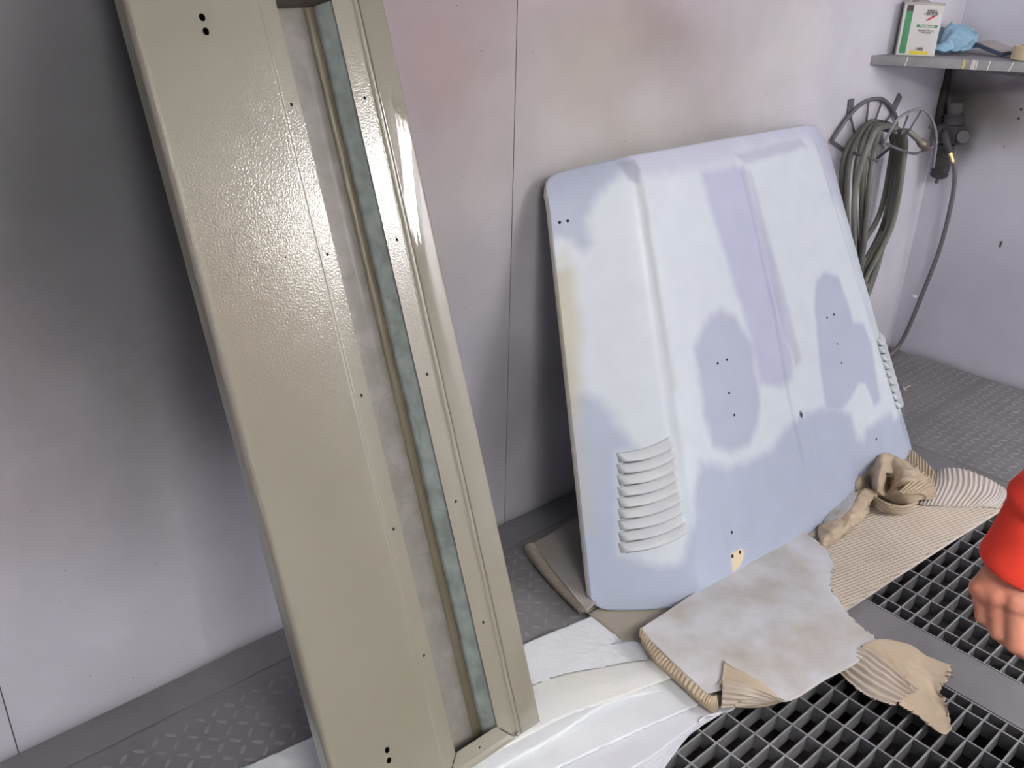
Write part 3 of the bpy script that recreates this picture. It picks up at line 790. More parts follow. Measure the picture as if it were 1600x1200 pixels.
# dotted film lying over the grating edge
m_film = mat('dotted_white_film', (214, 216, 222), rough=.5, spec=.5)
_nt = m_film.node_tree; _tc = _nt.nodes.new('ShaderNodeTexCoord'); _v = _nt.nodes.new('ShaderNodeTexVoronoi'); _v.inputs['Scale'].default_value = 130; _v.inputs['Randomness'].default_value = .25
_nt.links.new(_tc.outputs['Object'], _v.inputs['Vector']); _bp = _nt.nodes.new('ShaderNodeBump'); _bp.inputs['Strength'].default_value = .8; _bp.inputs['Distance'].default_value = .003
_nt.links.new(_v.outputs['Distance'], _bp.inputs['Height']); _nt.links.new(_bp.outputs['Normal'], _nt.nodes['Principled BSDF'].inputs['Normal'])
film = sheet('embossed_film', net([[(1085, 1085), (1140, 1100), (1180, 1090)], [(1020, 1140), (1070, 1150), (1092, 1135)], [(860, 1230), (970, 1230), (1022, 1222)], [(800, 1330), (920, 1330), (960, 1310)]], .003), 40, 40, m_film, None, thick=.0008, crumple=.0006)
tag(film, 'thin dotted white film sticking out below the fleece blanket at the grating corner', 'film')
adopt(bl)

# ------------------------------------------------------------------ corrugated cardboard and paper
kraft = (196, 180, 156)
m_kraft = mat('tan_kraft_paper', kraft, rough=.85, color2=(186, 170, 146), noise_scale=14, spec=.2)
m_kraft_l = mat('pale_kraft_paper', (206, 195, 180), rough=.85, color2=(196, 184, 168), noise_scale=10, spec=.2)
m_kraft_w = mat('whitish_dusted_kraft', (212, 206, 202), rough=.85, color2=(200, 188, 172), noise_scale=14, spec=.2)
m_greyp = mat('grey_oversprayed_kraft', (214, 216, 220), rough=.8, color2=(178, 172, 160), noise_scale=9, spec=.25, detail=8)
m_greyd = mat('dull_grey_oversprayed_kraft', (150, 148, 146), rough=.85, color2=(140, 136, 130), noise_scale=8, spec=.2)
m_tan_d = mat('dusty_tan_kraft', (166, 157, 144), rough=.85, color2=(152, 146, 136), noise_scale=8, spec=.2)
# sheet under the bonnet with its left side folded over
c1 = empty('cardboard_sheet', (1.3, 1.1, 0), 'dusty cardboard sheet under the bonnet corner with its left side folded over', 'cardboard')
sheet('base_layer', [[(1.192, 1.06, .009), (1.5, 1.07, .006), (1.95, 1.10, .005)], [(1.184, .88, .010), (1.45, .90, .010), (1.9, .92, .005)], [(1.176, .712, .018), (1.40, .715, .010), (1.80, .72, .006)]], 60, 50, m_tan_d, c1, thick=.002, crumple=.0006, cscale=5)
sheet('base_layer', [[(1.262, 1.345, .004), (1.40, 1.33, .004), (1.60, 1.30, .004)], [(1.22, 1.20, .006), (1.40, 1.20, .004), (1.6, 1.2, .004)], [(1.192, 1.055, .008), (1.40, 1.05, .005), (1.6, 1.05, .005)]], 40, 30, m_tan_d, c1, thick=.002)
# folded-over flap (smooth grey side up) and the ribbed inside of the fold
sheet('folded_flap', net([[(833, 848, .048), (862, 832, .046), (897, 812, .040), (960, 790, .036)], [(866, 893, .045), (900, 880, .040), (935, 860, .03), (990, 840, .02)], [(917, 955, .034), (928, 945, .032), (950, 925, .022), (1000, 905, .01)]], 0), 40, 40, m_greyd, c1, thick=.0015, torn='', crumple=.0006)
sheet('ribbed_fold', net([[(833, 848, .049), (823, 850, .040), (820, 858, .022), (826, 872, .006)], [(850, 872, .044), (838, 876, .032), (836, 882, .018), (842, 890, .004)], [(880, 912, .038), (864, 910, .026), (862, 914, .012), (868, 920, .003)], [(917, 955, .034), (910, 957, .026), (905, 958, .016), (908, 962, .004)]], 0), 16, 120, m_tan_d, c1, rib=('v', 26, .0013), thick=.0012)
adopt(c1)

# big ribbed sheet
c2 = empty('corrugated_cardboard', (2.0, .9, 0), 'large tan ribbed cardboard sheet lying beside the far grating', 'cardboard')
yf = .692
Z0 = .012
sheet('ribbed_sheet', [[(1.52, 1.12, Z0), (1.95, 1.12, Z0), (2.20, 1.08, Z0), (2.37, 1.02, Z0)], [(1.54, .90, Z0), (1.90, .90, Z0), (2.2, .89, Z0), (2.40, .87, Z0)], [tuple(FL(1240, 1005, Z0)), tuple(FL(1302, 965, Z0)), tuple(FL(1440, 872, Z0)), tuple(FL(1572, 788, Z0))]], 90, 420, m_kraft_l, c2, rib=((.24, .97), .0086, .0029), thick=.0028)
sheet('lower_liner', [[(1.54, .80, .005), (1.90, .80, .005), (2.38, .80, .005)], [tuple(FL(1240, 1009, .005)), tuple(FL(1430, 884, .005)), tuple(FL(1573, 793, .005))]], 30, 12, m_kraft_w, c2, thick=.0015)
# torn ribbed flaps turned up at the right end
sheet('torn_flap', net([[(1455, 742, .010), (1480, 731, .04), (1522, 738, .055), (1560, 757, .045), (1573, 768, .03)], [(1450, 760, .020), (1480, 757, .028), (1520, 764, .030), (1552, 776, .030), (1568, 782, .024)], [(1436, 788, .02), (1464, 790, .016), (1500, 792, .014), (1532, 792, .014), (1558, 794, .014)]], 0), 110, 30, m_kraft_w, c2, rib=('u', 20, .0022), thick=.0015, torn='a', torn_amp=.004, crumple=.002)
sheet('torn_flap', net([[(1404, 716, .02), (1422, 704, .045), (1440, 716, .045), (1462, 738, .04)], [(1400, 740, .02), (1420, 735, .025), (1440, 745, .025), (1458, 756, .02)], [(1398, 765, .01), (1420, 765, .01), (1440, 770, .012), (1455, 775, .012)]], 0), 80, 24, m_kraft, c2, rib=('u', 13, .0022), thick=.0015, torn='a', torn_amp=.005, crumple=.002)
adopt(c2)

# crumpled piece on top
c3 = empty('crumpled_cardboard', FL(1380, 760), 'crumpled tan cardboard lump heaped against the bonnet front edge', 'cardboard')
sheet('crumpled_face', net([
    [(1336, 712, .070), (1350, 705, .082), (1364, 707, .074), (1380, 706, .086), (1396, 712, .078), (1412, 720, .082), (1432, 730, .066)],
    [(1332, 724, .060), (1348, 722, .078), (1362, 724, .066), (1377, 716, .098), (1392, 724, .074), (1412, 730, .090), (1438, 738, .070)],
    [(1329, 738, .052), (1346, 740, .060), (1362, 734, .076), (1378, 727, .112), (1394, 740, .066), (1416, 742, .094), (1446, 746, .072)],
    [(1326, 750, .045), (1342, 752, .062), (1356, 752, .040), (1374, 744, .098), (1388, 754, .034), (1410, 752, .088), (1448, 754, .070)],
    [(1330, 762, .040), (1344, 762, .050), (1358, 764, .026), (1372, 764, .070), (1386, 766, .026), (1404, 764, .062), (1442, 764, .052)],
    [(1340, 772, .032), (1350, 774, .044), (1362, 774, .030), (1374, 774, .044), (1386, 776, .040), (1404, 774, .048), (1432, 772, .040)]], 0), 110, 90, m_kraft, c3, crease=.006, crs=30, thick=.0015, torn='al', torn_amp=.009, seed=3)
sheet('grey_side', net([[(1336, 709, .074), (1345, 711, .082)], [(1330, 730, .062), (1343, 733, .080)], [(1323, 750, .046), (1342, 752, .062)]], 0), 14, 24, m_greyp, c3, thick=.0015, crumple=.001)
sheet('ribbed_roll', net([[(1380, 778, .04), (1402, 768, .075), (1424, 750, .085), (1442, 738, .070)], [(1392, 783, .03), (1416, 776, .055), (1440, 764, .070), (1456, 754, .06)], [(1398, 786, .02), (1420, 786, .028), (1446, 780, .035), (1464, 778, .03)]], 0), 50, 90, m_kraft, c3, rib=('v', 9, .0026), thick=.0015, torn='r', torn_amp=.005, crumple=.003)
sheet('ribbed_roll', net([[(1362, 772, .045), (1385, 785, .055), (1410, 790, .05), (1436, 782, .03)], [(1360, 780, .03), (1384, 796, .035), (1408, 798, .03), (1430, 790, .02)], [(1364, 786, .015), (1386, 800, .018), (1408, 802, .016), (1428, 794, .015)]], 0), 50, 60, m_kraft, c3, rib=('v', 5, .0022), thick=.0015, crumple=.003)
sheet('torn_tail', net([[(1338, 768, .045), (1352, 764, .055), (1372, 768, .050), (1384, 764, .04)], [(1322, 790, .035), (1336, 792, .045), (1350, 796, .035), (1364, 782, .02)], [(1298, 812, .030), (1316, 816, .040), (1334, 820, .030), (1352, 806, .015)], [(1278, 826, .020), (1290, 838, .034), (1306, 842, .024), (1328, 830, .015)], [(1280, 842, .016), (1284, 852, .022), (1292, 854, .018), (1306, 846, .014)]], 0), 60, 90, m_kraft, c3, crease=.007, crs=34, thick=.0015, torn='lr', torn_amp=.008, seed=5)
sheet('grey_side', net([[(1330, 768, .040), (1340, 770, .050)], [(1312, 786, .034), (1330, 792, .046)], [(1290, 808, .026), (1312, 812, .040)], [(1284, 822, .020), (1298, 830, .036)]], 0), 14, 40, m_greyp, c3, thick=.0015, crumple=.002, cscale=22)
adopt(c3)

# grey oversprayed folded sheet in front
c4 = empty('folded_cardboard', FL(1180, 980), 'grey paint-dusted cardboard folded double in front of the bonnet', 'cardboard')
zz = .040
o = sheet('upper_layer', net([
    [(1001, 982, .052), (1070, 936, .040), (1140, 886, .030), (1206, 838, .024), (1250, 832, .022), (1288, 852, .022)],
    [(1020, 1004, .052), (1090, 962, .046), (1160, 915, .036), (1226, 872, .028), (1268, 864, .024), (1303, 884, .022)],
    [(1054, 1038, .048), (1120, 1000, .050), (1188, 958, .042), (1246, 920, .034), (1274, 908, .026), (1298, 915, .022)],
    [(1080, 1062, .044), (1146, 1032, .050), (1214, 996, .048), (1270, 962, .040), (1306, 950, .034), (1328, 962, .028)],
    [(1104, 1084, .040), (1170, 1072, .046), (1228, 1096, .044), (1290, 1062, .040), (1338, 1036, .034), (1372, 1000, .026)]], 0), 130, 100, m_greyp, c4, crumple=.0009, cscale=9, thick=.0016, torn='r', torn_amp=.006, seed=2)
sheet('ribbed_fold', net([[(1001, 980, .054), (1000, 992, .046), (1004, 1004, .030), (1008, 1008, .010)], [(1030, 1016, .052), (1022, 1026, .040), (1026, 1036, .024), (1030, 1040, .008)], [(1062, 1046, .047), (1056, 1058, .036), (1060, 1066, .022), (1064, 1070, .008)], [(1106, 1085, .041), (1100, 1096, .034), (1102, 1104, .022), (1108, 1110, .008)], [(1120, 1086, .040), (1122, 1098, .032), (1122, 1106, .020), (1120, 1110, .008)]], 0), 20, 160, m_kraft, c4, rib=('v', 30, .0016), thick=.0012)
sheet('lower_layer', net([[(1004, 990, .020), (1180, 900, .016), (1270, 880, .014)], [(1060, 1056, .018), (1220, 980, .018), (1310, 950, .018)], [(1118, 1104, .014), (1224, 1095, .018), (1366, 1004, .020)]], 0), 40, 30, m_kraft, c4, thick=.002)
sheet('inner_curl', net([[(1003, 986, .046), (1016, 990, .044), (1024, 998, .040)], [(1006, 994, .036), (1014, 998, .030), (1020, 1004, .03)], [(1012, 1004, .024), (1020, 1006, .022), (1026, 1010, .02)]], 0), 12, 30, m_tan_d, c4, rib=('v', 6, .001), thick=.001)
# turned-back corner: tan triangle above, ribbed front below
sheet('turned_corner', net([[(1131, 1032, .054), (1131, 1034, .054), (1132, 1036, .054)], [(1128, 1058, .052), (1160, 1052, .056), (1190, 1068, .054)], [(1120, 1068, .048), (1170, 1072, .058), (1222, 1094, .048)]], 0), 40, 24, m_kraft, c4, thick=.0014, crumple=.0008)
sheet('ribbed_corner', net([[(1128, 1062, .056), (1160, 1068, .062), (1196, 1080, .058), (1226, 1095, .050)], [(1128, 1082, .048), (1158, 1086, .054), (1188, 1092, .046), (1212, 1096, .038)], [(1127, 1106, .026), (1146, 1105, .026), (1168, 1102, .026), (1184, 1100, .026)]], 0), 40, 60, m_kraft_l, c4, rib=('v', 5, .0022), thick=.0014, torn='b', torn_amp=.003)
adopt(c4)
c5 = empty('torn_cardboard', FL(1400, 1060), 'torn tan cardboard scrap lying across the near grating and the grey strip', 'cardboard')
sheet('ribbed_fan', net([[(1342, 1012, .034), (1356, 1014, .036), (1382, 1034, .034), (1436, 1076, .024)], [(1328, 1030, .028), (1344, 1038, .030), (1372, 1058, .028), (1418, 1086, .022)], [(1312, 1050, .018), (1330, 1068, .016), (1360, 1090, .016), (1398, 1102, .016)]], 0), 50, 80, m_kraft_l, c5, rib=('v', 6, .0024), thick=.0014, torn='rb', torn_amp=.004, crumple=.002)
sheet('torn_scrap', net([[(1344, 1010, .034), (1378, 998, .030), (1420, 1008, .022), (1456, 1028, .018), (1488, 1040, .020)], [(1372, 1030, .030), (1400, 1030, .026), (1428, 1040, .020), (1456, 1052, .016), (1480, 1060, .020)], [(1420, 1070, .024), (1430, 1066, .022), (1445, 1068, .018), (1458, 1074, .014), (1468, 1082, .018)], [(1402, 1096, .016), (1424, 1092, .014), (1446, 1092, .014), (1466, 1092, .014), (1474, 1090, .018)], [(1432, 1118, .012), (1448, 1120, .012), (1462, 1120, .012), (1476, 1118, .012), (1482, 1114, .014)], [(1458, 1138, .010), (1466, 1144, .010), (1474, 1148, .010), (1480, 1147, .010), (1486, 1140, .012)]], 0), 80, 90, m_kraft, c5, crease=.003, crs=26, thick=.0015, torn='lr', torn_amp=.006, seed=9)
adopt(c5)

# little twist of debris on the tread plate
bm = bmesh.new()
a = FL(1411, 605); b_ = FL(1416, 612); c_ = FL(1422, 604)
tube(bm, [a + Vector((0, 0, .004)), FL(1412, 608, .005), b_ + Vector((0, 0, .004))], .0022, 7); tube(bm, [FL(1412, 607, .005), FL(1417, 605, .008), c_ + Vector((0, 0, .006))], .0020, 7)
tag(obm('paper_twist', bm, m_kraft_w, None, True), 'tiny white twist of paper on the tread plate near the corner', 'litter')

# ------------------------------------------------------------------ shelf in the corner and what stands on it
m_shelf = mat('worn_grey_shelf_paint', (150, 150, 152), rough=.6, color2=(124, 124, 126), noise_scale=16)
m_wp = mat('white_paint_drip', (214, 212, 208), rough=.5); m_yp = mat('yellow_paint_drip', (206, 196, 96), rough=.5)
ZS = 1.079
def SH(u, v, dz=0.0): return FL(u, v, ZS + dz)
A = SH(1361, 86); Bq = SH(1600, 98); dirv = (Bq - A).normalized(); end = A + dirv * .78
shelf = empty('corner_shelf', (A.x, A.y, ZS), 'grey paint-spattered shelf board fixed in the corner above the hose hanger', 'shelf')
o = slab('shelf_board', [(A.x, A.y), (end.x, end.y), (XR - .001, end.y), (XR - .001, 1.419), (A.x + .02, 1.427)], ZS - .027, ZS, m_shelf, shelf)
bv = o.modifiers.new('b', 'BEVEL'); bv.width = .002; bv.segments = 2
nrm = Vector((dirv.y, -dirv.x, 0)); nrm = nrm if nrm.dot(Vector((-1, -1, 0))) > 0 else -nrm
for px, w, lean, mm in ((1418, .003, .004, m_wp), (1506, .005, .001, m_yp), (1527, .003, .001, m_wp), (1547, .003, .004, m_wp), (1583, .003, .008, m_wp), (1519, .012, .002, m_greyp)):
    q = SH(px, 86 + (px - 1361) * .05); tt = (q - A).dot(dirv); q = A + dirv * tt
    V = []
    for z, sh in ((ZS + .0005, 0), (ZS - .026, lean)):
        for e in (0, w): V.append(q + dirv * (e - sh) + nrm * .0006 + Vector((0, 0, z - q.z)))
    V2 = [v + nrm * .0006 for v in V]
    ob('paint_drip', V + V2, [(4, 6, 7, 5), (0, 1, 3, 2), (0, 4, 5, 1), (2, 3, 7, 6), (0, 2, 6, 4), (1, 5, 7, 3)], mm, shelf)
# wall batten carrying the shelf
bm = bmesh.new(); box(bm, XR - .03, XR - .001, .75, 1.41, ZS - .065, ZS - .028, bev=.002); obm('shelf_batten', bm, m_shelf, shelf)
adopt(shelf)

# tin of hardener
def textobj(body, size, m, parent, M, bold=False):
    cu = bpy.data.curves.new('text', 'FONT'); cu.body = body; cu.size = size; cu.extrude = .0002; cu.align_x = 'CENTER'; cu.align_y = 'CENTER'
    cu.offset = .00015 if bold else 0
    t = bpy.data.objects.new('t', cu); COL.objects.link(t)
    dg = bpy.context.evaluated_depsgraph_get(); me = bpy.data.meshes.new_from_object(t.evaluated_get(dg))
    bpy.data.objects.remove(t)
    o = bpy.data.objects.new('printed_text', me); COL.objects.link(o); me.materials.clear(); me.materials.append(m); o.parent = parent
    o.matrix_local = M
    return o
bc = SH(1429, 87)
vd = Vector((bc.x, bc.y, 0)).normalized(); fx = Vector((vd.y, -vd.x, 0))
fx = Matrix.Rotation(math.radians(6), 3, 'Z') @ fx; fy = Vector((-fx.y, fx.x, 0))
if fy.dot(vd) < 0: fy = -fy
cw, cd, ch = .108, .062, .144
b0 = bc - fx * cw * .5
tin = empty('paint_tin', b0, 'white rectangular paint hardener tin with green stripe, on the corner shelf', 'tin')
tin.matrix_world = Matrix(((fx.x, fy.x, 0, b0.x), (fx.y, fy.y, 0, b0.y), (0, 0, 1, ZS + .0005), (0, 0, 0, 1)))
m_tin = mat('white_tin_enamel', (222, 221, 218), rough=.35); m_tinside = mat('dusty_tin_metal', (176, 172, 166), rough=.4, metal=.4)
m_green = mat('green_print', (62, 140, 92), rough=.4); m_dkprint = mat('dark_print', (72, 70, 74), rough=.5); m_red = mat('red_print', (196, 44, 60), rough=.4); m_yel = mat('yellow_print', (226, 214, 50), rough=.4); m_wht = mat('white_print', (235, 238, 235), rough=.4); m_bksq = mat('grey_black_print', (70, 68, 62), rough=.5)
bm = bmesh.new(); box(bm, 0, cw, 0, cd, 0, ch, bev=.004); obm('body', bm, m_tin, tin)
bm = bmesh.new(); box(bm, -.0015, cw + .0015, -.0015, cd + .0015, ch - .004, ch + .002, bev=.0015); obm('top_rim', bm, m_tinside, tin)
bm = bmesh.new(); box(bm, -.001, cw + .001, -.001, cd + .001, 0, .003, bev=.001); obm('bottom_rim', bm, m_tin, tin)
bm = bmesh.new(); lathe(bm, [(.026, 0), (.026, .004), (.021, .006), (.021, .020), (.018, .022)], Matrix.Translation((cw * .42, cd * .5, ch + .001)), 24); obm('screw_cap', bm, m_tinside, tin, False)
def decal(x0, x1, z0, z1, m, name, skew=0.0):
    V = [(x0, -.0007, z0), (x1, -.0007, z0), (x1 + skew, -.0007, z1), (x0 + skew, -.0007, z1)]
    V += [(a, .0002, c) for a, b, c in V]
    ob(name, V, [(0, 1, 2, 3), (4, 7, 6, 5), (0, 4, 5, 1), (1, 5, 6, 2), (2, 6, 7, 3), (3, 7, 4, 0)], m, tin)
decal(cw * .07, cw * .24, .005, ch - .022, m_green, 'green_stripe')
decal(cw * .07, cw * .24, ch - .022, ch - .006, m_bksq, 'stripe_head')
decal(cw * .40, cw * .93, ch * .545, ch * .60, m_green, 'green_label')
decal(cw * .58, cw * .66, ch * .68, ch * .78, m_red, 'red_slash', skew=cw * .20)
decal(cw * .34, cw * .80, .0035, .013, m_yel, 'yellow_label')
def TM(x, z): return Matrix.Translation((x, -.0012, z)) @ Matrix.Rotation(PI / 2, 4, 'X')
textobj('SPIES', .0125, m_dkprint, tin, TM(cw * .72, ch * .855), True)
textobj('HECKER', .0105, m_dkprint, tin, TM(cw * .71, ch * .805), True)
textobj('Permasolid', .0095, m_wht, tin, TM(cw * .665, ch * .574), True)
textobj('Spezial-Härter', .0075, m_dkprint, tin, TM(cw * .66, ch * .49))
textobj('VHS 3220', .0065, m_dkprint, tin, TM(cw * .67, ch * .445))
textobj('1005', .011, m_dkprint, tin, TM(cw * .58, .0185), True)

# blue cloth
m_blue = mat('blue_paper_cloth', (166, 200, 218), rough=.9, color2=(138, 180, 204), noise_scale=20, spec=.15)
m_blue_d = mat('blue_cloth_dark', (120, 146, 160), rough=.9, color2=(100, 122, 136), noise_scale=20, spec=.15)  # darker, greyer blue used for one fold
cloth = empty('cleaning_cloth', SH(1490, 76), 'crumpled light blue paper cloth on the shelf beside the tin', 'cloth')
def SD(u, v, d): return DP(u, v, d)
dd = (np.array(SH(1480, 84)) - CP) @ (-CR[:, 2])
dd = float(dd)
def cl(rows): return [[SD(u, v, dd + off) for (u, v, off) in r] for r in rows]
sheet('cloth_fold', cl([[(1452, 66, .02), (1470, 68, -.04), (1486, 62, .0), (1478, 66, .04)], [(1450, 74, -.02), (1466, 78, -.07), (1484, 76, -.05), (1490, 68, .0)], [(1450, 80, -.01), (1470, 83, -.04), (1490, 82, -.03), (1510, 78, .0)]]), 40, 30, m_blue, cloth, thick=.001, crease=.010, crs=22)
sheet('cloth_fold', cl([[(1486, 34, .08), (1488, 32, .08), (1492, 38, .09), (1510, 41, .12)], [(1478, 46, .05), (1490, 44, .03), (1506, 46, .05), (1520, 46, .10)], [(1470, 66, .02), (1486, 62, -.02), (1504, 58, .0), (1526, 54, .06)], [(1478, 82, -.03), (1494, 80, -.05), (1512, 74, -.02), (1524, 68, .04)]]), 50, 50, m_blue, cloth, thick=.001, crease=.010, crs=22, seed=4)
sheet('cloth_fold', cl([[(1484, 82, -.05), (1500, 78, -.05), (1516, 68, .0), (1526, 52, .06)], [(1490, 82.5, -.06), (1506, 79.5, -.06), (1520, 72, -.01), (1528, 62, .05)], [(1492, 83, -.05), (1506, 80.5, -.05), (1520, 76, .0), (1528, 70, .05)]]), 40, 20, m_blue, cloth, thick=.001, crease=.010, crs=22, seed=6)
sheet('dark_fold', cl([[(1471, 43, .07), (1480, 46, .05), (1488, 44, .05)], [(1466, 54, .06), (1476, 56, .03), (1484, 56, .02)], [(1461, 66, .05), (1472, 66, .02), (1484, 64, .0)]]), 20, 20, m_blue_d, cloth, thick=.001, crumple=.003, cscale=30, seed=8)
adopt(cloth)
# flat box (sanding pads) and cream roll at the frame edge
bx = empty('flat_box', SH(1555, 84), 'flat dark blue and beige box lying on the shelf beyond the blue cloth', 'box')
dq = float((np.array(SH(1564, 90)) - CP) @ (-CR[:, 2])); q0, q1, q2 = DP(1564, 89, dq), DP(1591, 84, dq + .03), DP(1521, 72, dq + .05)
ex = (q1 - q0); ey = (q2 - q0); h = .016
m_navy = mat('dark_blue_card', (74, 88, 112), rough=.6); m_bxtop = mat('beige_box_lid', (170, 164, 162), rough=.7, color2=(150, 144, 142), noise_scale=20)
def para(name, o_, ex, ey, z0, z1, m, parent):
    V = [o_ + a * ex + b * ey for b in (0, 1) for a in (0, 1)]
    V = [Vector((v.x, v.y, z)) for z in (z0, z1) for v in V]
    o = ob(name, V, [(0, 2, 3, 1), (4, 5, 7, 6), (0, 1, 5, 4), (1, 3, 7, 5), (3, 2, 6, 7), (2, 0, 4, 6)], m, parent); fix_normals(o)
    b = o.modifiers.new('b', 'BEVEL'); b.width = .001; return o
up_ = ex.cross(ey).normalized(); up_ = up_ if up_.z > 0 else -up_
def para2(name, o_, ex, ey, z0, z1, m):
    V = [o_ + a * ex + b * ey + up_ * z for z in (z0, z1) for b in (0, 1) for a in (0, 1)]
    o = ob(name, V, [(0, 2, 3, 1), (4, 5, 7, 6), (0, 1, 5, 4), (1, 3, 7, 5), (3, 2, 6, 7), (2, 0, 4, 6)], m, bx); fix_normals(o)
    b = o.modifiers.new('b', 'BEVEL'); b.width = .001
para2('tray', q0, ex, ey, .0, .011, m_navy); para2('lid', q0 + ex * .04 + ey * .02, ex * .92, ey * .96, .011, .013, m_bxtop)
adopt(bx)
rl = SH(1612, 96); 
tp_ = empty('tape_roll', (rl.x + .02, rl.y + .02, ZS), 'cream masking tape roll standing at the right end of the shelf', 'tape')
bm = bmesh.new(); lathe(bm, [(.044, 0), (.046, .002), (.046, .038), (.044, .040)], Matrix.Translation((0, 0, .0005)), 36); obm('tape', bm, mat('cream_tape', (222, 206, 172), rough=.6), tp_)
bm = bmesh.new(); lathe(bm, [(.028, .0), (.028, .0008)], Matrix.Translation((0, 0, .0402)), 30); obm('cardboard_core', bm, m_kraft, tp_)

# ------------------------------------------------------------------ hose hanger on the back wall
def yw(x): return 1.452 if x < 1.288 else 1.452 - (x - 1.288) * .01557
def WP(u, v, off=0.0):
    x = BW(u, v, 1.43 - off).x
    return BW(u, v, yw(x) - off)
m_iron = mat('grey_dusty_iron', (92, 90, 96), rough=.6, color2=(112, 110, 116), noise_scale=30)
m_iron_l = mat('paint_dusted_iron', (150, 150, 154), rough=.6, color2=(110, 110, 114), noise_scale=25)
hg = empty('hose_hanger', WP(1370, 230), 'grey wrought-iron hose hanger with two spoked arches, on the back wall under the shelf', 'hose hanger')
def rod(name, pts, r, m=None, n=None, parent=hg, seg=8):
    bm = bmesh.new(); tube(bm, crom(pts, n) if n else pts, r, seg); return obm(name, bm, m or m_iron, parent, True)
off = .012
rod('wall_arch', [WP(1300, 220, off), WP(1326, 182, off), WP(1350, 160, off), WP(1373, 154, off), WP(1386, 160, off), WP(1396, 174, off), WP(1402, 187, off)], .006, n=30)
rod('wall_base_rod', [WP(1300, 220, off), WP(1318, 233, off), WP(1340, 240, off), WP(1368, 250, off), WP(1398, 225, off), WP(1402, 187, off)], .0045)
for a, b_ in (((1329, 182), (1336, 212)), ((1357, 160), (1353, 196)), ((1379, 157), (1366, 192)), ((1396, 176), (1380, 194))):
    rod('spoke', [WP(*a, off), WP(*b_, off)], .0035)
for (a, b_) in (((1327, 182), (1330, 160)), ((1396, 172), (1405, 153))):
    p0, p1 = WP(*a, .004), WP(*b_, .004)
    d = (p1 - p0); L_ = d.length; d.normalize(); n_ = Vector((0, 1, 0)); s_ = d.cross(n_).normalized()
    M = Matrix(((s_.x, d.x, n_.x, p0.x), (s_.y, d.y, n_.y, p0.y), (s_.z, d.z, n_.z, p0.z), (0, 0, 0, 1)))
    bm = bmesh.new(); box(bm, -.014, .014, -.01, L_ + .010, -.002, .002, bev=.0015, M=M); e_ = obm('mounting_ear', bm, m_iron, hg)
    bm = bmesh.new(); lathe(bm, [(.006, -.006), (.006, .0), (.003, .001)], frame_z(p1, (0, -1, 0)), 12); obm('screw', bm, mat('dark_screw', (50, 48, 52), rough=.5, metal=.5), e_, True)
# front arch stands out from the wall on the saddle rods
fo = .155
rod('front_arch', [WP(1380, 228, fo), WP(1396, 196, fo), WP(1412, 179, fo), WP(1438, 170, fo), (WP(1452, 180, fo)), WP(1461, 200, fo), WP(1463, 222, fo), WP(1458, 262, fo)], .0042, m=m_iron_l, n=34)
rod('front_base_rod', [WP(1380, 223, fo), WP(1392, 228, fo), WP(1412, 236, fo), WP(1430, 240, fo), WP(1446, 235, fo), WP(1463, 226, fo)], .004, n=20)
for a, b_ in (((1419, 180), (1408, 210)), ((1440, 172), (1418, 208)), ((1457, 192), (1452, 200))): rod('spoke', [WP(*a, fo), WP(*b_, fo)], .003)
for a, b_ in (((1353, 197), (1400, 208)), ((1318, 233), (1372, 252)), ((1368, 192), (1412, 206)), ((1340, 216), (1390, 226))): rod('saddle_rod', [WP(*a, off), WP(*b_, fo)], .004)
adopt(hg)

# coiled grey air hose
m_hose = mat('dusty_grey_hose_rubber', (124, 126, 116), rough=.65, color2=(102, 104, 98), noise_scale=14)
hs = empty('air_hose', WP(1375, 210, .08), 'coiled grey-green air hose hanging over the iron hanger', 'hose')
loops = [  # (crest px, left belly px, bottom px, right px) at distances from the wall
    (.030, (1362, 190), (1318, 250), (1322, 420), (1392, 250)),
    (.048, (1366, 190), (1326, 258), (1332, 440), (1398, 262)),
    (.066, (1372, 191), (1338, 262), (1350, 460), (1402, 270)),
    (.084, (1376, 193), (1350, 262), (1352, 446), (1406, 262)),
    (.102, (1382, 194), (1360, 272), (1345, 428), (1410, 258)),
    (.120, (1386, 196), (1338, 290), (1340, 452), (1412, 250)),
]
for k, (w_, cr, lb, bt, rt_) in enumerate(loops):
    lx, ly = lb; bx_, by_ = bt; rx, ry = rt_; cx_, cy_ = cr
    pts_ = [WP(cx_, cy_, w_), WP((cx_ * .55 + lx * .45), cy_ + 16, w_), WP(lx, ly, w_), WP(lx * .75 + bx_ * .25 - 4, ly * .45 + by_ * .55, w_), WP(bx_, by_, w_ * .9), WP(bx_ + 14, by_ - 22, w_ * .9), WP(rx - 18, (ry + by_) / 2, w_), WP(rx, ry, w_), WP(rx + 2, ry - 34, w_), WP(rx - 8, cy_ + 8, w_)]
    pts_.append(pts_[0])
    bm = bmesh.new(); tube(bm, crom(pts_, 90), .0088, 10, caps=False); obm('hose_loop', bm, m_hose, hs, True)
bm = bmesh.new(); tube(bm, crom([WP(1408, 205, .13), WP(1420, 206, .15), WP(1432, 216, .16), WP(1440, 224, .165)], 16), .0088, 10); obm('hose_end', bm, m_hose, hs, True)
bm = bmesh.new(); a = WP(1437, 221, .162); b_ = WP(1449, 232, .168); tube(bm, [a, a.lerp(b_, .2), a.lerp(b_, .21), a.lerp(b_, .7), a.lerp(b_, .71), b_], [.011, .011, .0135, .0135, .009, .009], 14); obm('coupling', bm, mat('brassy_dull_coupling', (124, 116, 100), rough=.45, metal=.5), hs, True)
adopt(hs)

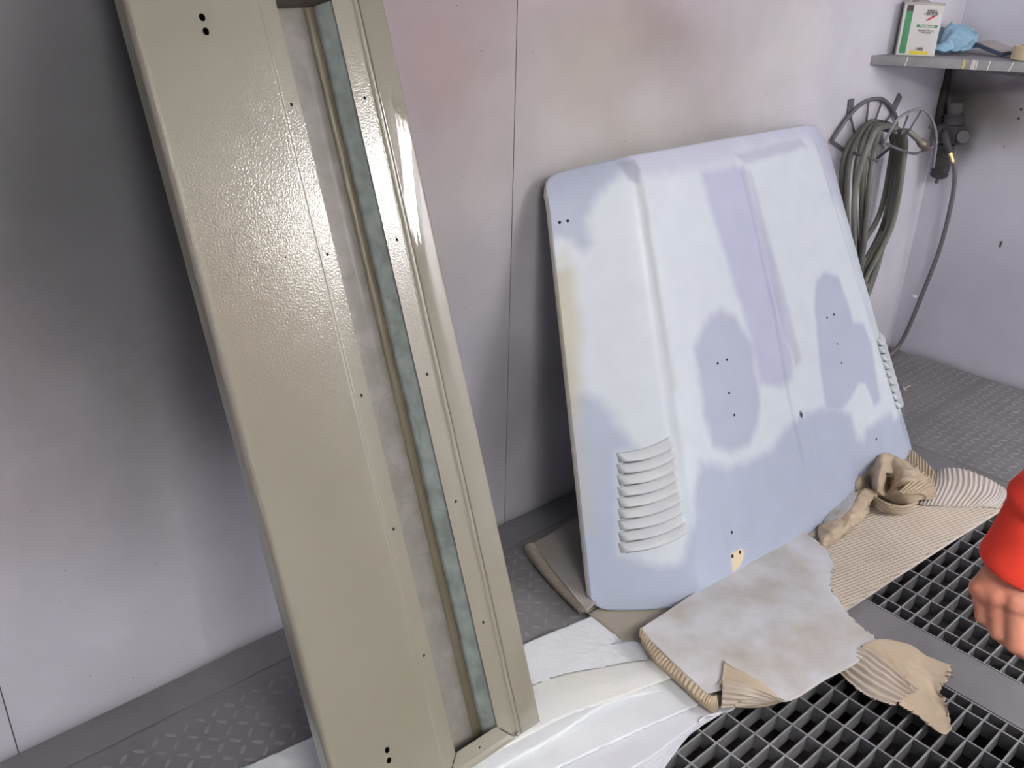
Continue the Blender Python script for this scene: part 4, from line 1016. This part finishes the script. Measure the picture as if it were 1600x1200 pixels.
# ------------------------------------------------------------------ filter regulator on the right wall with its hose
m_reg = mat('dusty_black_regulator', (58, 57, 62), rough=.7, color2=(72, 70, 74), noise_scale=18)
m_reg_l = mat('dusted_grey_knob', (88, 87, 88), rough=.75)
rg = empty('air_regulator', RW(1490, 210), 'dusty black air filter regulator mounted near the wall corner under the shelf', 'regulator')
XW = XR
def RP(u, v, off=0.0): return RW(u, v, XR - off)
def vtube(name, top, bot, rt, rb, m, seg=20, prof=None):
    bm = bmesh.new(); 
    if prof: tube(bm, [Vector(top).lerp(Vector(bot), k) for k, _ in prof], [r for _, r in prof], seg)
    else: tube(bm, [top, bot], [rt, rb], seg)
    return obm(name, bm, m, rg, False)
o_ = .055
kt, kb = RP(1494, 160, o_), RP(1491, 180, o_)
vtube('adjusting_knob', kt, kb, 0, 0, m_reg_l, prof=[(0, .021), (.1, .024), (.7, .024), (.72, .021), (1, .021)])
vtube('bonnet_ring', RP(1491, 178, o_), RP(1489, 196, o_), 0, 0, m_reg, prof=[(0, .028), (.2, .032), (.3, .029), (.5, .033), (.6, .029), (.9, .034), (1, .03)])
c_ = RP(1484, 208, o_)
M = frame_z(c_, (0, 0, 1), (0, 1, 0))
bm = bmesh.new(); box(bm, -.036, .036, -.03, .03, -.028, .028, bev=.008, M=M); obm('valve_body', bm, m_reg, rg)
rib = [(0, .030)]
for k in range(9): rib += [(.10 + k * .085, .030), (.125 + k * .085, .0275), (.16 + k * .085, .0275), (.175 + k * .085, .030)]
rib += [(.90, .030), (.96, .026), (1, .018)]
bt_, bb_ = RP(1478, 226, o_), RP(1466, 278, o_)
vtube('filter_bowl', bt_, bb_, 0, 0, m_reg, prof=rib)
vtube('drain_nipple', RP(1465.5, 277, o_), RP(1463, 286, o_), .006, .006, m_reg_l)
# gauge
gq = RP(1504, 214, .07); gd = Vector((-.75, -.62, .18)).normalized()
bm = bmesh.new(); lathe(bm, [(.012, -.045), (.012, -.012), (.022, -.012), (.0235, -.008), (.0235, .006), (.021, .008)], frame_z(gq, gd), 24); g_ = obm('pressure_gauge', bm, m_reg, rg)
bm = bmesh.new(); lathe(bm, [(.0195, .0085), (.0195, .0092)], frame_z(gq, gd), 24); obm('gauge_glass', bm, m_reg_l, g_)
# outlet elbow
bm = bmesh.new(); tube(bm, crom([RP(1478, 206, .085), RP(1476, 212, .10), RP(1480, 226, .105), RP(1485, 238, .10)], 14), [.013] * 8 + [.0115] * 6, 12); obm('outlet_elbow', bm, m_reg, rg, True)
bm = bmesh.new(); a = RP(1484, 236, .10); b_ = RP(1489.5, 254, .095)
tube(bm, [a, a.lerp(b_, .15), a.lerp(b_, .16), a.lerp(b_, .35), a.lerp(b_, .36), b_], [.006, .006, .0085, .0085, .0068, .0068], 8); obm('brass_fitting', bm, mat('bright_brass', (226, 206, 150), rough=.25, metal=.8), rg)
rg.children[-1]['label'] = 'shiny brass hose fitting'
# supply pipe from above
bm = bmesh.new(); tube(bm, crom([RP(1484, 96, .03), RP(1479, 125, .028), RP(1472, 160, .03), RP(1470, 190, .04), RP(1478, 205, .05)], 30), [.012] * 10 + [.016] * 20, 12); obm('supply_pipe', bm, mat('black_dusty_pipe', (48, 44, 44), rough=.8), rg, True)
adopt(rg)
dh = empty('supply_hose', RP(1489, 256, .09), 'thin grey hose running from the brass fitting down to the floor corner', 'hose')
bm = bmesh.new(); tube(bm, crom([RP(1489, 252, .095), RP(1492, 275, .085), RP(1486, 320, .07), RP(1468, 390, .05), RP(1441, 460, .035), RP(1416, 520, .03), FL(1398, 548, .012), FL(1386, 556, .010), FL(1376, 560, .010)], 80), .0075, 10)
obm('hose', bm, mat('grey_pvc_hose', (106, 102, 108), rough=.6), dh, True)
bm = bmesh.new(); q = RP(1430, 462, .04); tube(bm, [q + Vector((0, 0, .004)), q + Vector((0, 0, -.004))], .0085, 10); obm('hose_clip', bm, m_wht, dh)
adopt(dh)
# screw holes and a scratch in the right wall
wr = bpy.data.objects['wall_right']
for (u, v, r) in ((1595.5, 171, .0045), (1591.5, 185, .0045), (1569, 229, .0022)):
    bm = bmesh.new(); lathe(bm, [(r, -.002), (r, .0006)], frame_z(RP(u, v), (-1, 0, 0)), 12); obm('screw_hole', bm, m_bksq, wr)
bm = bmesh.new(); tube(bm, [RP(1565, 377, .001), RP(1562, 386, .001)], .003, 6); obm('scratch', bm, m_bksq, wr)

# ------------------------------------------------------------------ person at the right edge (only the lower arm is in the frame)
m_skin = mat('warm_skin', (200, 142, 116), rough=.55, color2=(184, 120, 98), noise_scale=22, bump=.15, bump_scale=180, spec=.35)
m_skin.node_tree.nodes['Principled BSDF'].inputs['Subsurface Weight'].default_value = .12
m_skin.node_tree.nodes['Principled BSDF'].inputs['Subsurface Radius'].default_value = (.02, .008, .004)
m_red_sw = mat('orange_red_sweatshirt', (234, 72, 54), rough=.85, color2=(228, 64, 48), noise_scale=14, bump=.25, bump_scale=240, spec=.2)
m_trouser = mat('dark_work_trousers', (52, 56, 66), rough=.9); m_shoe = mat('black_work_shoe', (34, 32, 32), rough=.5); m_hair = mat('short_brown_hair', (60, 46, 36), rough=.8, bump=.6, bump_scale=120)
D0 = .86
wr_ = DP(1600, 868, D0)
R_ = Vector((.7522, -.6584, .0246)); Fw = Vector((.667, .745, 0)).normalized(); Up = Vector((0, 0, 1))
pb = Vector((wr_.x, wr_.y, 0)) + R_ * .36 - Fw * .02; pb.z = 0    # under the body centre
person = empty('person', pb, 'person in an orange-red sweatshirt at the right edge, bare fist hanging', 'person')
sh = pb - R_ * .185 + Up * 1.40; el = wr_.lerp(sh, .47) - R_ * .012 - Fw * .02
sh2 = pb + R_ * .185 + Up * 1.40; el2 = pb + R_ * .25 + Up * 1.12 - Fw * .02; wr2 = pb + R_ * .27 + Up * .87 + Fw * (-.07)
caps = []; ells = []
Rz = Matrix.Rotation(math.atan2(R_.y, R_.x), 3, 'Z')
# right hand (in view)
def hp(u, v, d=0.0): return DP(u, v, D0 + d)
mcp = [hp(1532, 918, .018), hp(1557, 932, .006), hp(1588, 944, -.006), hp(1622, 946, -.012)]
pip = [hp(1537, 962, .022), hp(1561, 986, .012), hp(1588, 1006, .000), hp(1626, 1004, -.006)]
dip = [hp(1546, 972, .046), hp(1572, 998, .040), hp(1602, 1018, .032), hp(1640, 1014, .026)]
tip = [hp(1552, 956, .058), hp(1578, 976, .056), hp(1608, 994, .050), hp(1642, 992, .044)]
rr = [(.0086, .0082, .0074, .0066), (.0092, .0090, .0082, .0072), (.0098, .0096, .0088, .0078), (.0098, .0094, .0086, .0076)]
for k in range(4):
    a, b_, c_, d_ = mcp[k], pip[k], dip[k], tip[k]; q = rr[k]
    caps += [(wr_.lerp(a, .25), a, .017, q[0] + .0025), (a, b_, q[0] + .0008, q[1]), (b_, c_, q[1], q[2]), (c_, d_, q[2], q[3])]
    ells.append((a + (Vector(CP) - a).normalized() * .003, (.0108, .0108, .0108), None))
    ells.append((b_, (q[1] + .0008,) * 3, None))
caps.append((mcp[0].lerp(mcp[1], .5) + R_ * 0, wr_ + R_ * -.004, .013, .022)); caps.append((mcp[2].lerp(mcp[3], .5), wr_ + R_ * .006, .014, .023))
ells.append((hp(1584, 908, .012), (.036, .018, .034), Rz))
# thumb from the side of the palm
caps += [(wr_.lerp(mcp[3], .3) + Fw * .01, hp(1652, 940, .012), .017, .0135), (hp(1652, 940, .012), hp(1656, 976, .026), .0125, .0115), (hp(1656, 976, .026), hp(1640, 1000, .044), .0112, .009)]
# forearm and arm
caps += [(wr_, el, .027, .038), (wr_ - (sh - wr_).normalized() * .022, wr_, .025, .027), (el, sh, .040, .05)]
# other hand, relaxed
for k in range(4):
    a = wr2 - Up * .09 + Fw * (.036 - .022 * k); b_ = a - Up * .040 + R_ * -.004; c_ = b_ - Up * .022 + R_ * -.014; d_ = c_ - Up * .012 + R_ * -.014
    caps += [(wr2.lerp(a, .3), a, .014, .012), (a, b_, .0105, .0095), (b_, c_, .0095, .0085), (c_, d_, .0085, .0075)]
caps += [(wr2 - Up * .03 + Fw * .02, wr2 - Up * .06 + Fw * .05, .015, .012), (wr2 - Up * .06 + Fw * .05, wr2 - Up * .10 + Fw * .055, .0115, .0095)]
caps += [(wr2, el2, .027, .038), (el2, sh2, .040, .05)]
# trunk, neck, head, legs
ells += [(pb + Up * 1.25, (.17, .105, .22), Rz), (pb + Up * 1.00, (.155, .10, .16), Rz)]
hd = pb + Up * 1.64 - Fw * .0
caps += [(pb + Up * 1.40, pb + Up * 1.56, .058, .055)]
face_dir = -Fw
ells += [(hd, (.076, .092, .115), Rz), (hd - Up * .07 + face_dir * .02, (.055, .065, .055), Rz), (hd + face_dir * .097 - Up * .012, (.012, .014, .022), Rz), (hd + face_dir * .090 - Up * .052, (.022, .008, .005), Rz), (hd + face_dir * .089 - Up * .060, (.019, .008, .005), Rz)]
for s_ in (-1, 1): ells += [(hd + R_ * .078 * s_ - Up * .008, (.010, .02, .032), Rz)]
for s_ in (-1, 1):
    hip = pb + R_ * .095 * s_ + Up * .92; kn = pb + R_ * .10 * s_ + Up * .50 + face_dir * .015; an = pb + R_ * .105 * s_ + Up * .09
    caps += [(hip, kn, .08, .055), (kn, an, .055, .04), (an, an + face_dir * .15 - Up * .05, .036, .028)]
body = voxel_body('body', [(a - pb, b - pb, r0, r1) for a, b, r0, r1 in caps], [(Vector(c) - pb, r, R) for c, r, R in ells], .0026, m_skin, person, smooth_it=3)
# sweatshirt
caps = []; ells = []
ax_ = (sh - wr_).normalized(); cuff = wr_ - ax_ * .016
def along(k): return cuff.lerp(el, k) if k <= 1 else el.lerp(sh, k - 1)
bm_caps = [(.14, .0370), (.20, .0400), (.24, .0475), (.30, .0435), (.40, .0500), (.48, .0435), (.60, .0480), (.75, .046), (.88, .052), (1.0, .050), (1.12, .054), (1.5, .060), (2.0, .07)]
def sleeve(points_r):
    bm = bmesh.new(); tube(bm, [p for p, _ in points_r], [r for _, r in points_r], 28); return bm
# knitted cuff band
bm = bmesh.new(); cfp = [along(k) - pb for k in (0, .01, .05, .10, .15, .20, .215)]; tube(bm, cfp, [.0345, .0362, .0368, .0378, .0392, .0408, .0395], 40)
obm('cuff', bm, m_red_sw, person, True)
# sleeves as one tapered tube each, cut square at the cuff, joined to the trunk by the voxel surface
bmc = bmesh.new()
tube(bmc, [along(k) - pb for k, _ in bm_caps], [r for _, r in bm_caps], 28)
tube(bmc, [wr2 + (el2 - wr2).normalized() * .012 - pb, el2 - pb, sh2 - pb], [.040, .052, .07], 28)
for (c_, r_) in ((pb + Up * 1.24, (.195, .125, .21)), (pb + Up * 1.03, (.18, .12, .15)), (pb + Up * 1.38, (.20, .09, .09)), (pb + Up * 1.45, (.10, .085, .06)), (sh, (.088, .085, .085)), (sh2, (.088, .085, .085)), (pb + Up * 1.14, (.182, .12, .17)), (pb + R_ * -.10 + Up * 1.41, (.10, .08, .07)), (pb + R_ * .10 + Up * 1.41, (.10, .08, .07))):
    res = bmesh.ops.create_uvsphere(bmc, u_segments=24, v_segments=16, radius=1)
    bmesh.ops.transform(bmc, matrix=Matrix.Translation(Vector(c_) - pb) @ Rz.to_4x4() @ Matrix.Diagonal((*r_, 1)), verts=res['verts'])
me = bpy.data.meshes.new('sweatshirt'); bmc.to_mesh(me); bmc.free()
o = bpy.data.objects.new('sweatshirt', me); COL.objects.link(o)
r = o.modifiers.new('r', 'REMESH'); r.mode = 'VOXEL'; r.voxel_size = .004
s = o.modifiers.new('s', 'SMOOTH'); s.factor = .4; s.iterations = 1
me2 = bpy.data.meshes.new_from_object(o.evaluated_get(bpy.context.evaluated_depsgraph_get())); o.modifiers.clear(); o.data = me2
me2.polygons.foreach_set('use_smooth', [True] * len(me2.polygons)); me2.materials.clear(); me2.materials.append(m_red_sw); o.parent = person
caps = []; ells = [(Up * .95, (.175, .12, .12), Rz)]
for s_ in (-1, 1):
    hip = R_ * .095 * s_ + Up * .90; kn = R_ * .10 * s_ + Up * .50 + face_dir * .015; an = R_ * .105 * s_ + Up * .10
    caps += [(hip, kn, .095, .07), (kn, an, .07, .06)]
voxel_body('trousers', caps, ells, .009, m_trouser, person)
for s_ in (-1, 1):
    an = R_ * .105 * s_
    voxel_body('shoe', [(an + Up * .065 - face_dir * .02, an + Up * .10, .045, .045), (an + Up * .048, an + Up * .042 + face_dir * .16, .046, .038)], [], .006, m_shoe, person)
hc = hd - pb
voxel_body('hair', [], [(hc + Up * .032 - face_dir * .016, (.083, .094, .098), Rz)], .006, m_hair, person)
for s_ in (-1, 1):
    ctr = hc + face_dir * .083 + R_ * .031 * s_ + Up * .008
    bm = bmesh.new(); bmesh.ops.create_uvsphere(bm, u_segments=14, v_segments=10, radius=.012, matrix=Matrix.Translation(ctr)); e_ = obm('eye', bm, m_wht, person, True)
    bm = bmesh.new(); bmesh.ops.create_uvsphere(bm, u_segments=12, v_segments=8, radius=.006, matrix=Matrix.Translation(ctr + face_dir * .0078)); obm('iris', bm, m_hair, e_, True)
